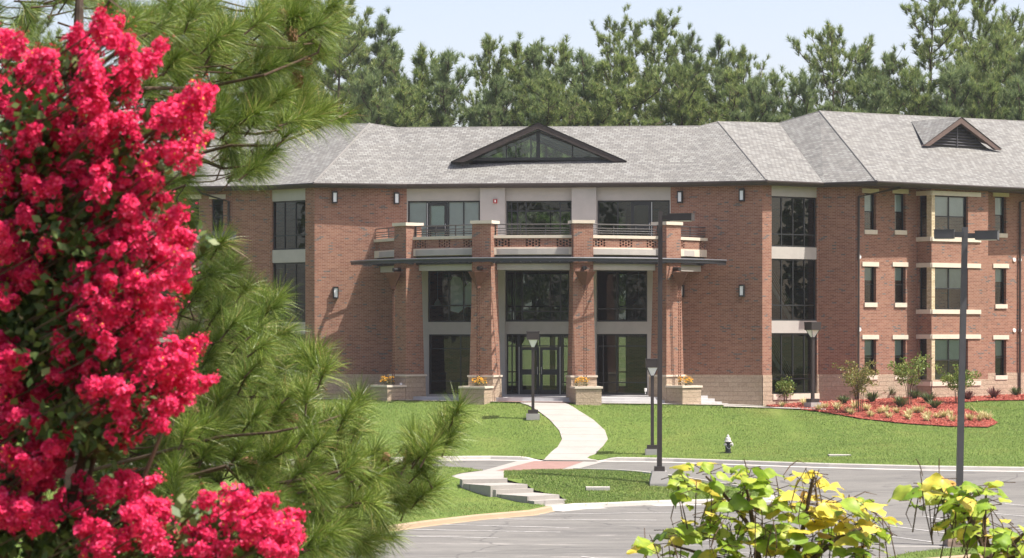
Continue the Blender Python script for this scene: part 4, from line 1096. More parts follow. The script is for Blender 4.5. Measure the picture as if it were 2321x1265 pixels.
def hydrant(px, yb):
    b = hit(px, yb, zlawn); x, Y, z = b; t = thing('fire_hydrant', 'black fire hydrant with white domed cap on the lawn near the kerb', 'fire hydrant', b)
    mb = MB(); mb.lathe([(.17, -.05), (.17, .03), (.125, .04), (.12, .30), (.125, .46), (.15, .47), (.15, .49)], b, 20); mb.build('barrel', M['hblack'], t, True)
    mb = MB(); mb.lathe([(.175, .485), (.175, .52), (.13, .535), (.125, .60), (.10, .67), (.055, .71), (.05, .73), (.062, .735), (.055, .77), (.02, .80), (.012, .82)], b, 20); mb.build('bonnet', M['hwhite'], t, True)
    for dx, dy, r, l in ((.95, -.3, .085, .22), (-.75, -.66, .055, .18), (-.9, .5, .055, .18)):
        d = Vector((dx, dy, 0)).normalized(); c = b + Vector((0, 0, .37))
        mb = MB(); mb.tube([c + d * .10, c + d * (l - .05)], r * .8, 12); mb.tube([c + d * (l - .05), c + d * l], r, 12); mb.tube([c + d * l, c + d * (l + .03)], .02, 5); mb.build('outlet_cap', M['hwhite'], t)
    mb = MB(); d0 = Vector((-.75, -.66, 0)).normalized(); pts = []
    for k in range(9):
        s = k / 8; a = math.radians(222 + s * 110); pts.append(b + Vector((math.cos(a) * .14, math.sin(a) * .14, .36 - .18 * math.sin(math.pi * s * .85))))
    mb.tube(pts, .008, 4); mb.build('chain', M['steel'], t); t.scale = (.88, .88, .88)
M['hblack'] = plain('HydrantBlack', (.015, .018, .022), .35, .5); M['hwhite'] = plain('HydrantWhite', (.55, .53, .51), .45, .4, var=.1, scale=12)
hydrant(1650, 1026.5)

def slabcover(px0, py, px1, h, fn, label):
    a, b = hit(px0, py, fn), hit(px1, py, fn); c = (a + b) / 2; mb = MB(); mb.box((c.x, c.y, c.z + h / 2 - .05), ((b - a).length, .55, h + .1)); o = mb.build('utility_cover', M['kerb']); return tag(o, label, 'utility cover')
slabcover(1328, 1107.5, 1382, .06, isl_fn, 'flat concrete utility cover in the island grass')
slabcover(1878, 1032, 1927, .03, zlawn, 'flat concrete utility cover in the lawn right of the hydrant')

# stone planters in front of the piers, with flowers
def planter(deg, label, flabel, fdeg):
    c = arc(deg, 9.2); a = R(deg); z0 = interp(c.x, TX, TZ) - .15
    ux = Vector((math.cos(a), math.sin(a))); uy = Vector((-math.sin(a), math.cos(a)))
    def ring(hx, hy, z): return [(*(c + ux * x * hx + uy * y * hy), z) for x, y in ((-1, -1), (1, -1), (1, 1), (-1, 1))]
    t = thing('stone_planter', label, 'planter', (c.x, c.y, z0), 'stone planters at the entrance piers')
    mb = MB(); mb.hexa(ring(.56, .50, z0), ring(.56, .50, .42)); mb.build('planter_wall', M['stone'], t)
    mb = MB()
    lo, hi = ring(.61, .55, .42), ring(.61, .55, .51); il, ih = ring(.42, .36, .42), ring(.42, .36, .51)
    for i in range(4):
        j = (i + 1) % 4
        mb.face([lo[i], lo[j], hi[j], hi[i]]); mb.face([hi[i], hi[j], ih[j], ih[i]]); mb.face([ih[i], ih[j], il[j], il[i]])
    mb.build('rim', M['cast'], t)
    mb = MB(); mb.face(ring(.43, .37, .47)); mb.build('soil', M['mulch'], t)
    f = c + ux * fdeg; fz = .50
    ft = thing('flower_clump', flabel, 'flowers', (f.x, f.y, fz), 'orange flowers in the stone planters')
    n = 420; v = []; q = []
    for k in range(n):
        th = rng.uniform(0, 6.28); r = .32 * math.sqrt(rng.uniform()); h = rng.uniform(.02, .38) * (1 - r)
        p = np.array([f.x + r * math.cos(th), f.y + r * math.sin(th), fz + h]); d = rng.normal(size=3); d /= np.linalg.norm(d); e = np.cross(d, [0, 0, 1.0]); e /= np.linalg.norm(e) + 1e-6
        s = rng.uniform(.02, .05); b0 = len(v); v += [p - e * s * .35, p + d * s, p + e * s * .35, p - d * s * .6]; q.append([b0, b0 + 1, b0 + 2, b0 + 3])
    npmesh('leaves', np.array(v), None, M['bedleaf'], ft, np.array(q))
    v = []; q = []
    for k in range(95):
        th = rng.uniform(0, 6.28); r = .34 * math.sqrt(rng.uniform()); h = rng.uniform(.24, .48) - r * .35
        p = np.array([f.x + r * math.cos(th), f.y + r * math.sin(th), fz + h]); nn = np.array([rng.normal() * .5, rng.normal() * .5 - .5, 1.0]); nn /= np.linalg.norm(nn); e1 = np.cross(nn, [1, 0, 0]); e1 /= np.linalg.norm(e1); e2 = np.cross(nn, e1); s = rng.uniform(.022, .04); b0 = len(v)
        v += [p + e1 * s, p + e2 * s, p - e1 * s, p - e2 * s]; q.append([b0, b0 + 1, b0 + 2, b0 + 3])
    npmesh('blossoms', np.array(v), None, M['orange'], ft, np.array(q))
M['bedleaf'] = leafmat('BedLeaf', [(0, (.05, .09, .02)), (1, (.13, .18, .05))], .5, .3)
M['orange'] = leafmat('OrangePetal', [(0, (.55, .22, .01)), (.6, (.75, .36, .01)), (1, (.8, .5, .03))], .6, .3, tcol=(.8, .4, .02))
planter(-50, 'low stone planter at the foot of the leftmost entrance pier', 'orange flowers in the planter at the leftmost entrance pier', -.1)
planter(-20, 'low stone planter at the pier left of the main doors', 'orange flowers in the planter left of the main doors', .15)
planter(10, 'low stone planter at the pier right of the main doors', 'orange flowers in the planter right of the main doors', -.2)
planter(40, 'low stone planter at the foot of the rightmost entrance pier', 'orange flowers in the planter at the rightmost entrance pier', .1)
def spotl(px, py, Y, label):
    c = P(px, py, Y); t = thing('spotlight', label, 'spotlight', c, 'small white spotlights in the planters'); mb = MB(); mb.lathe([(.02, -.1), (.02, 0), (.05, .01), (.06, .15), (.045, .155)], c, 10); mb.build('housing', M['white'], t); 
    mb = MB(); mb.tube([c + Vector((0, 0, -.12)), c + Vector((0, 0, 0))], .015, 5); mb.build('stake', M['dark'], t)
spotl(1463, 888, arc(40, 9.1).y, 'small white spotlight in the rightmost planter'); spotl(909, 876, arc(-50, 9.1).y, 'small white spotlight in the leftmost planter')

# ------------------------------------------------------------------ plants in the mulch bed
def blades(n, length, spread, width, droop, seed, up=.35):
    """arching strap leaves from one crown; returns verts, quads"""
    g = np.random.default_rng(seed); v = []; q = []
    for k in range(n):
        th = g.uniform(0, 6.28); L = length * g.uniform(.7, 1.1); sp = spread * g.uniform(.35, 1.0); b = np.array([g.normal() * .03, g.normal() * .03, 0])
        d = np.array([math.cos(th), math.sin(th), 0]); s = np.array([-d[1], d[0], 0]); w = width * g.uniform(.7, 1.2); b0 = len(v)
        for i in range(4):
            t = i / 3; p = b + d * sp * L * t + np.array([0, 0, L * (t * (1 - .5 * sp * .6) - droop * sp * t * t)]); ww = w * (1 - .8 * t * t); v += [p - s * ww, p + s * ww]
        q += [[b0 + 2 * i, b0 + 2 * i + 1, b0 + 2 * i + 3, b0 + 2 * i + 2] for i in range(3)]
    return np.array(v), np.array(q)
M['lirio'] = leafmat('CreamStripedLeaf', [(0, (.30, .30, .10)), (.5, (.55, .50, .24)), (1, (.70, .62, .36))], .55, .3)
M['juniper'] = leafmat('ShrubGreen', [(0, (.05, .09, .03)), (.6, (.10, .15, .05)), (1, (.17, .21, .08))], .5, .25)
M['purple'] = leafmat('ShrubPurple', [(0, (.08, .03, .035)), (1, (.20, .10, .09))], .5, .25)
M['youngleaf'] = leafmat('YoungLeaf', [(0, (.10, .17, .03)), (.6, (.18, .26, .05)), (1, (.30, .31, .09))], .45, .3)
M['bronzeleaf'] = leafmat('BronzeLeaf', [(0, (.13, .15, .035)), (.5, (.22, .23, .06)), (1, (.32, .22, .09))], .45, .3)
bedfn = lambda X, Y: zlawn(X, Y) + .05
lpx = [(1770, 922), (1828, 919), (1855, 930), (1870, 925), (1902, 928), (1920, 935), (1932, 939), (1938, 926), (1963, 930), (1976, 944), (1990, 937), (2008, 935), (2013, 947), (2030, 936), (2062, 943), (2072, 936), (2060, 950), (2086, 936), (2100, 946), (2105, 954), (2122, 948), (2142, 946), (2160, 955), (2152, 942), (2203, 953), (2216, 954), (2228, 944), (2238, 951)]
PL = []
for s in range(3):
    v, q = blades(60, .42, .95, .016, .42, 50 + s); PL.append((v, q))
lmesh = []
near = lambda px: 'left end of the bed near the glazed stair' if px < 1880 else 'between the lamp and the first staked tree' if px < 1945 else 'between the two staked trees' if px < 2055 else 'between the middle tree and the lamp pole' if px < 2165 else 'at the pointed right end of the bed'
cnt = {}
ords = ['first', 'second', 'third', 'fourth', 'fifth', 'sixth', 'seventh', 'eighth', 'ninth', 'tenth']
for k, (px, py) in enumerate(lpx):
    b = hit(px, py, bedfn); key = near(px); i = cnt.get(key, 0); cnt[key] = i + 1
    if k < 3: o = npmesh('striped_grass', PL[k][0] * 1.0, None, M['lirio'], None, PL[k][1]); lmesh.append(o)
    else: o = lmesh[k % 3].copy(); COL.objects.link(o)
    o.location = b; o.rotation_euler.z = k * 1.7; sc = .95 + .4 * ((k * 37) % 10) / 10; o.scale = (sc, sc, sc)
    tag(o, f'cream striped grass clump, {ords[i]} from left {key}', 'grass clump', 'cream striped grass clumps in the red mulch')
shr = [(1838, 905, 'juniper', .34, 'small dark shrub just left of the mulch bed lamp'), (1882, 900, 'juniper', .45, 'dark green shrub against the return wall right of the stair glazing'), (1912, 915, 'juniper', .4, 'dark green shrub right of the mulch bed lamp'), (1975, 911, 'juniper', .5, 'feathery green shrub right of the first staked tree'),
       (2012, 903, 'juniper', .55, 'feathery green shrub against the wing between the first two windows'), (2043, 923, 'juniper', .5, 'feathery green shrub at the left foot of the middle staked tree'), (2075, 904, 'juniper', .45, 'feathery green shrub against the wall left of the bay'), (2103, 913, 'juniper', .5, 'feathery green shrub in front of the bay corner'), (2119, 925, 'juniper', .42, 'low green shrub between bay and lamp pole'),
       (2098, 899, 'purple', .4, 'dark purple shrub at the foot of the bay'), (2192, 905, 'purple', .42, 'dark purple shrub just right of the tall lamp pole'), (2251, 902, 'purple', .5, 'purple shrub against the wall under the right window'), (2301, 897, 'juniper', .42, 'round leafy shrub beside the right downspout')]
for k, (px, py, mt, h, lab) in enumerate(shr):
    v, q = blades(130, h * 1.25, .9, .026, .22, 90 + k); o = npmesh('garden_shrub', v, None, M[mt], None, q); o.location = hit(px, py, bedfn); tag(o, lab, 'shrub', 'shrubs in the red mulch bed')

def leafcloud(blobs, n, size, g, aspect=.45, up=.3):
    """n small pointed leaves spread through ellipsoids (centre, radii)"""
    w = np.array([r[0] * r[1] * r[2] for _, r in blobs]) ** .6; w /= w.sum(); pick = g.choice(len(blobs), n, p=w)
    c = np.array([b[0] for b in blobs])[pick]; r = np.array([b[1] for b in blobs])[pick]
    d = g.normal(size=(n, 3)); d /= np.linalg.norm(d, axis=1)[:, None]; p = c + d * r * (g.uniform(.1, 1, (n, 1)) ** .45)
    a = d * .7 + g.normal(size=(n, 3)) * .7; a[:, 2] += up; a /= np.linalg.norm(a, axis=1)[:, None]
    s = np.cross(a, g.normal(size=(n, 3))); s /= np.linalg.norm(s, axis=1)[:, None] + 1e-9
    L = size * g.uniform(.7, 1.3, (n, 1)); nn = np.cross(a, s)
    v = np.stack([p, p + a * L * .5 + s * L * aspect - nn * L * .08, p + a * L, p + a * L * .5 - s * L * aspect - nn * L * .08], 1).reshape(-1, 3)
    return v, np.arange(n * 4).reshape(-1, 4)
def young_tree(px, yb, yt, w, mt, label, seed, stake=True):
    g = np.random.default_rng(seed); b = hit(px, yb, bedfn); h = P(px, yt, b.y).z - b.z
    t = thing('young_tree', label, 'tree', b, 'young trees in the red mulch bed'); blobs = []
    mb = MB(); n = 6 if stake else 9
    for k in range(n):
        th = k * 6.28 / n + g.uniform(-.3, .3); r = w * g.uniform(.5, 1.0)
        pts = [b + Vector((math.cos(th) * .1, math.sin(th) * .1, -.05)), b + Vector((math.cos(th) * .16, math.sin(th) * .16, h * .33)), b + Vector((math.cos(th) * r * .55, math.sin(th) * r * .55, h * .66)), b + Vector((math.cos(th) * r, math.sin(th) * r, h * g.uniform(.62, 1.0)))]
        mb.tube(pts, [.016, .013, .009, .004], 5)
        for s in np.linspace(.15, 1, 9):
            p = pts[1].lerp(pts[2], s * 2) if s < .5 else pts[2].lerp(pts[3], s * 2 - 1); rr = .10 + .12 * math.sin(s * 3); blobs.append((np.array(p) + g.normal(size=3) * .09, np.array([rr * 1.3, rr * 1.3, rr * .6])))
    mb.build('trunk', M['twig'], t)
    v, q = leafcloud(blobs, 1700, .08, g); npmesh('crown', v, None, M[mt], t, q)
    return t
young_tree(1948, 934, 818, 1.0, 'bronzeleaf', 'young bronze leaved tree, leftmost of the staked trees, by the wing corner', 3)
young_tree(2061, 917, 800, 1.05, 'youngleaf', 'young green tree in the middle of the mulch bed', 4)
young_tree(2172, 914, 828, 1.0, 'youngleaf', 'young green tree right behind the tall double headed pole', 5)
young_tree(1776, 916, 858, .35, 'youngleaf', 'small upright leafy bush in front of the stair glazing', 6, False)
# plastic irrigation tape left on the bed edge
mb = MB()
for a, b in (((2203, 893), (2216, 911)), ((2201, 922), (2216, 938))):
    p, q = hit(*a, bedfn), hit(*b, bedfn); mb.tube([p + Vector((0, 0, .03)), q + Vector((0, 0, .03))], .02, 4)
tag(mb.build('marking_tape', M['lirio']), 'pale yellow marking tape lying at the bed edge behind the pole', 'tape')

# ------------------------------------------------------------------ real grass on the lawns
def grass(area, inside, fn, n, label, excl=(), h=(.03, .075)):
    xs = [p[0] for p in area]; ys = [p[1] for p in area]
    x0, x1, y0, y1 = max(min(xs), -22), min(max(xs), 25), min(ys), min(max(ys), 127)
    cand = rng.uniform((x0, y0), (x1, y1), (int(n * 1.6), 2)); ok = []
    gx = {}
    for x, y in cand:
        if abs(x / y) > .19: continue
        key = (int(x / .35), int(y / .35))
        if key not in gx:
            cx_, cy_ = (key[0] + .5 * (1 if x > 0 else -1)) * .35, (key[1] + .5) * .35
            gx[key] = (inside(cx_, cy_) and not any(e(cx_, cy_) for e in excl), fn(cx_, cy_), (fn(cx_ + .2, cy_) - fn(cx_ - .2, cy_)) / .4, (fn(cx_, cy_ + .2) - fn(cx_, cy_ - .2)) / .4, cx_, cy_)
        k = gx[key]
        if k[0]:
            ok.append((x, y, k[1] + k[2] * (x - k[4]) + k[3] * (y - k[5])))
        if len(ok) >= n: break
    p = np.array(ok); m = len(p); th = rng.uniform(0, 6.28, m); hh = rng.uniform(*h, m); w = rng.uniform(.006, .012, m)
    s = np.stack([np.cos(th) * w, np.sin(th) * w, np.zeros(m)], 1); tip = np.stack([rng.normal(0, .022, m), rng.normal(0, .022, m), hh], 1); p[:, 2] -= .01
    v = np.stack([p - s, p + s, p + tip], 1).reshape(-1, 3)
    o = npmesh('grass', v, np.arange(m * 3).reshape(-1, 3), M['blade']); return tag(o, label, 'grass', kind='stuff')
def in_bldg(x, y): return y > interp(x, TX, TY) + .05
grass(LAWN_A, lawn_in, zlawn, 330000, 'short mown grass of the big lawn', (path_in, mulch_in, in_bldg))
grass(ISL_A, isl_in, isl_fn, 70000, 'short mown grass of the island beside the steps')
grass(BANK_A, bank_in, isl_fn, 90000, 'patchy grass on the bank left of the steps', (lambda x, y: math.sin(x * 1.7) + math.sin(y * 2.3 + x) + math.sin(x * 4.1 - y * 1.3) > 1.55,))
grass(NISL_A, nisl_in, isl_fn, 22000, 'dry grass on the strip at lower right', (lambda x, y: math.sin(x * 2.1) + math.sin(y * 3.3 + x) > .9,))

# ------------------------------------------------------------------ pines behind the building
def tuft_pts(c, ax, n, L, w, g, ang=(.15, 1.1), along=.0):
    """bundles of needles radiating about the shoot axes; c, ax: (m,3)"""
    m = len(c); C = np.repeat(c, n, 0); A = np.repeat(ax, n, 0); N = m * n
    r = g.normal(size=(N, 3)); r -= A * (r * A).sum(1)[:, None]; r /= np.linalg.norm(r, axis=1)[:, None] + 1e-9
    t = g.uniform(0, 1, N); an = ang[0] + (ang[1] - ang[0]) * (g.uniform(0, 1, N) ** .8)
    d = A * np.cos(an)[:, None] + r * np.sin(an)[:, None]
    C = C - A * (along * t)[:, None]
    Ls = L * g.uniform(.7, 1.1, N)[:, None]
    s = np.cross(d, g.normal(size=(N, 3))); s /= np.linalg.norm(s, axis=1)[:, None] + 1e-9; s *= w
    return C, d, Ls, s
def tri_needles(c, ax, n, L, w, g, **k):
    C, d, Ls, s = tuft_pts(c, ax, n, L, w, g, **k)
    v = np.stack([C - s, C + s, C + d * Ls], 1).reshape(-1, 3); return v, np.arange(len(v)).reshape(-1, 3)
def far_pine(seed, h, crown0, rad, top, dens, mat, nb=34):
    """returns (crown verts, tris, trunk MB) with the foot at the origin"""
    g = np.random.default_rng(seed); mb = MB(); cs = []; ax = []
    lean = g.normal(0, .25, 2)
    tr = [Vector((lean[0] * (t ** 2) + .12 * math.sin(t * 7 + seed), lean[1] * t ** 2, h * .985 * t)) for t in np.linspace(0, 1, 9)]
    mb.tube(tr, [max(.025, .21 * (1 - t) ** .8 * h / 22) for t in np.linspace(0, 1, 9)], 7)
    def trunk(z): t = min(.999, z / (h * .985)) * 8; i = int(t); return tr[i].lerp(tr[i + 1], t - i)
    for k in range(nb):
        z = lerp(crown0, h * .97, (k + g.uniform(0, 1)) / nb); f = (z - crown0) / (h - crown0)
        prof = rad * (min(1, .45 + f * 2.2) if f < .28 else max(.20, 1 - ((f - .28) / .72) ** (top * 1.2))) * g.uniform(.55, 1.2)
        th = k * 2.4 + g.uniform(-.5, .5); d = Vector((math.cos(th), math.sin(th), 0)); rise = lerp(.15, 1.25, f) * g.uniform(.6, 1.2)
        p0 = trunk(z); pts = [p0 + d * prof * s + Vector((0, 0, prof * rise * s * s * .8 + .1 * math.sin(s * 5 + k))) for s in (0, .35, .7, 1.0)]
        mb.tube(pts, [.065 * (1 - f * .6), .05 * (1 - f * .6), .03, .012], 4, False)
        nt = max(6, int(dens * prof / rad * 2.7))
        for j in range(nt):
            s = g.uniform(.32, 1.0) if j else 1.0; i = 0 if s < .35 else 1 if s < .7 else 2; q = pts[i].lerp(pts[i + 1], (s - (0, .35, .7)[i]) / (.35, .35, .3)[i])
            side = Vector((-d.y, d.x, 0)) * g.normal(0, .30 * prof * .55); o = side + Vector((0, 0, abs(g.normal(0, .28)) + abs(side.length) * .35)) + d * g.normal(0, .15)
            if j: mb.tube([q, q + o * .9], [.016, .008], 3, False)
            cs.append(np.array(q + o)); a = np.array(d * .35 + side * .35 + Vector((g.normal(0, .15), g.normal(0, .15), .95))); ax.append(a / np.linalg.norm(a))
    for j in range(26): cs.append(np.array(trunk(h * .985 - .13 * j)) + np.array([g.normal(0, .07 + .016 * j), g.normal(0, .07 + .016 * j), .1])); ax.append(np.array([0, 0, 1.0]))
    cs, ax = np.array(cs), np.array(ax)
    v, t = tri_needles(cs, ax, 46, .40, .019, g, ang=(.10, 1.15), along=.30)
    return v, t, mb
PROTO = []
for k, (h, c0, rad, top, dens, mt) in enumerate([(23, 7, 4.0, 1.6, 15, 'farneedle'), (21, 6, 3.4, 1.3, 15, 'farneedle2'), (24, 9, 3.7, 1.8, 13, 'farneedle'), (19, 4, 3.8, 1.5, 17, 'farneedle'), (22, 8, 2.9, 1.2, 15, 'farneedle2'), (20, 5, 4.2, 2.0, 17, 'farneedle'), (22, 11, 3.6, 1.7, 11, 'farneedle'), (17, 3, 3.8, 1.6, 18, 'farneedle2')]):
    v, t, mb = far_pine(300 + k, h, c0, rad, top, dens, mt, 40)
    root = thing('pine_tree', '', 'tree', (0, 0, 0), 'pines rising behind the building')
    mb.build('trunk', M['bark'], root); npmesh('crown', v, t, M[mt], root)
    PROTO.append((root, h)); used = [False] * 8
def place_pine(proto, px, ytop, Y, label, rz=0.0, sx=1.0):
    root, h = PROTO[proto]; zt = P(px, ytop, Y).z; z0 = -1.0; s = (zt - z0) / h
    o = root if not used[proto] else copy_tree(root); used[proto] = True
    o.location = (P(px, 0, Y).x, Y, z0); o.rotation_euler.z = rz; o.scale = (s * sx, s * sx, s); o['label'] = label; return o
far = [  # prototype, column, top row, distance, label
 (2, 770, -8, 158, 'tallest pine left of the clear sky, just right of the near pine branches'), (4, 858, 32, 160, 'slender pine with open tiered crown over the left hip of the roof'), (1, 905, 112, 166, 'dark pine with a bare side branch above the left roof valley'),
 (3, 962, 106, 152, 'broad olive pine above the left end of the central ridge'), (7, 1018, 135, 150, 'low full pine left of the sky notch beside the gable'), (0, 1105, 72, 156, 'pointed pine standing above the left slope of the glazed gable'),
 (5, 1178, 92, 160, 'rounded pine straight above the left half of the glazed gable'), (4, 1214, 100, 153, 'slim pine rising directly over the gable peak'), (3, 1272, 92, 157, 'pale topped pine above the right half of the glazed gable'),
 (7, 1322, 132, 150, 'low dark pine filling the dip right of the gable'), (2, 1390, 42, 158, 'broad topped pine with spreading left shoulder right of the gable'), (0, 1484, 14, 160, 'tallest pine of the middle group with paired top shoots'),
 (5, 1440, 120, 150, 'dense pine in front of the tallest middle pine'), (4, 1568, 70, 158, 'narrow pine with a lone top candle right of the tallest middle pine'), (1, 1612, 82, 162, 'dark slim pine above the right roof valley'), (3, 1545, 140, 148, 'olive pine low behind the right hip'),
 (0, 1694, 96, 156, 'pointed pine right above the right hip peak'), (5, 1640, 150, 149, 'bushy pine low above the right hip peak'), (3, 1752, 160, 151, 'short pine closing the middle group at the big sky gap'),
 (6, 1893, 58, 157, 'open crowned pine with clear trunk above the wing peak'), (4, 1962, 95, 162, 'thin pine right of the open crowned pine'), (7, 1826, 178, 146, 'low bushy pine left of the wing peak'), (1, 2030, 118, 160, 'dark pine in the dip left of the tall right group'),
 (2, 2112, -30, 156, 'massive tall pine at the left of the right group'), (0, 2212, -45, 160, 'tall pine whose top leaves the frame, over the louvred gable'), (3, 2075, 150, 148, 'olive pine low in front of the massive right pine'), (6, 2305, 30, 165, 'airy pine at the right edge with a thin top shoot'), (5, 2252, 70, 152, 'full pine between louvred gable and right edge'), (7, 2160, 160, 147, 'bushy low pine straight above the louvred gable'), (1, 2335, 110, 150, 'dark pine cut by the right edge'),
 (5, 700, 20, 165, 'pine seen through the gap between the near pine branches'), (3, 600, 60, 160, 'pine half hidden behind the right arm of the near pine'), (0, 480, 40, 170, 'pine hidden deep behind the upper near pine'), (7, 1985, 190, 147, 'low rounded pine right of the wing peak'), (2, 812, 66, 172, 'hazy pine between the two tall left pines'), (7, 835, 170, 149, 'low full pine right above the left roof peak'), (3, 920, 190, 147, 'short pine just above the left roof valley'), (7, 1130, 190, 148, 'short pine behind the left foot of the gable'), (5, 1250, 170, 148, 'short dense pine right above the gable peak'), (3, 1360, 185, 147, 'short pine behind the right foot of the gable'), (7, 1720, 200, 146, 'short pine above the dip between right hip and wing'), (3, 2240, 175, 146, 'short pine behind the far wing ridge'), (7, 2310, 190, 146, 'short pine at the right edge low over the ridge'), (4, 350, 30, 165, 'pine behind the flowering shrub top'), (0, 60, 10, 170, 'pine at the far left behind the blossoms')]
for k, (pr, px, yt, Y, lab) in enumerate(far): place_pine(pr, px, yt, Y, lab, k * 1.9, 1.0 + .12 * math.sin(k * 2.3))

# unseen trees added round the site so the window panes reflect dark green
def added_woods():
    g = np.random.default_rng(5); cs = []; 
    line = [(-75, 125), (-70, 70), (-62, 20), (-50, -25), (-20, -45), (15, -48), (48, -30), (66, 10), (76, 60), (84, 110)]
    for i in range(len(line) - 1):
        a, b = np.array(line[i]), np.array(line[i + 1]); n = int(np.linalg.norm(b - a) / 6)
        for j in range(n):
            c = a + (b - a) * (j + g.uniform(0, .6)) / n; h = g.uniform(13, 25); rad = g.uniform(2.6, 4)
            m = 900; d = g.normal(size=(m, 3)); d /= np.linalg.norm(d, axis=1)[:, None]; p = d * np.array([rad, rad, h * .42]) * g.uniform(.3, 1, (m, 1)) ** .4 + np.array([c[0], c[1], h * .55]); cs.append(p)
    p = np.concatenate(cs); n = len(p); a = g.normal(size=(n, 3)); a /= np.linalg.norm(a, axis=1)[:, None]; s = np.cross(a, g.normal(size=(n, 3))); s /= np.linalg.norm(s, axis=1)[:, None]; L = g.uniform(.28, .6, (n, 1))
    v = np.stack([p - s * L * .5, p + a * L, p + s * L * .5, p - a * L], 1).reshape(-1, 3)
    tag(npmesh('added_woods', v, None, M['added_leaf'], None, np.arange(len(v)).reshape(-1, 4)), 'unseen trees added around the parking lot to darken the window panes', 'added_woods', kind='stuff')
added_woods()

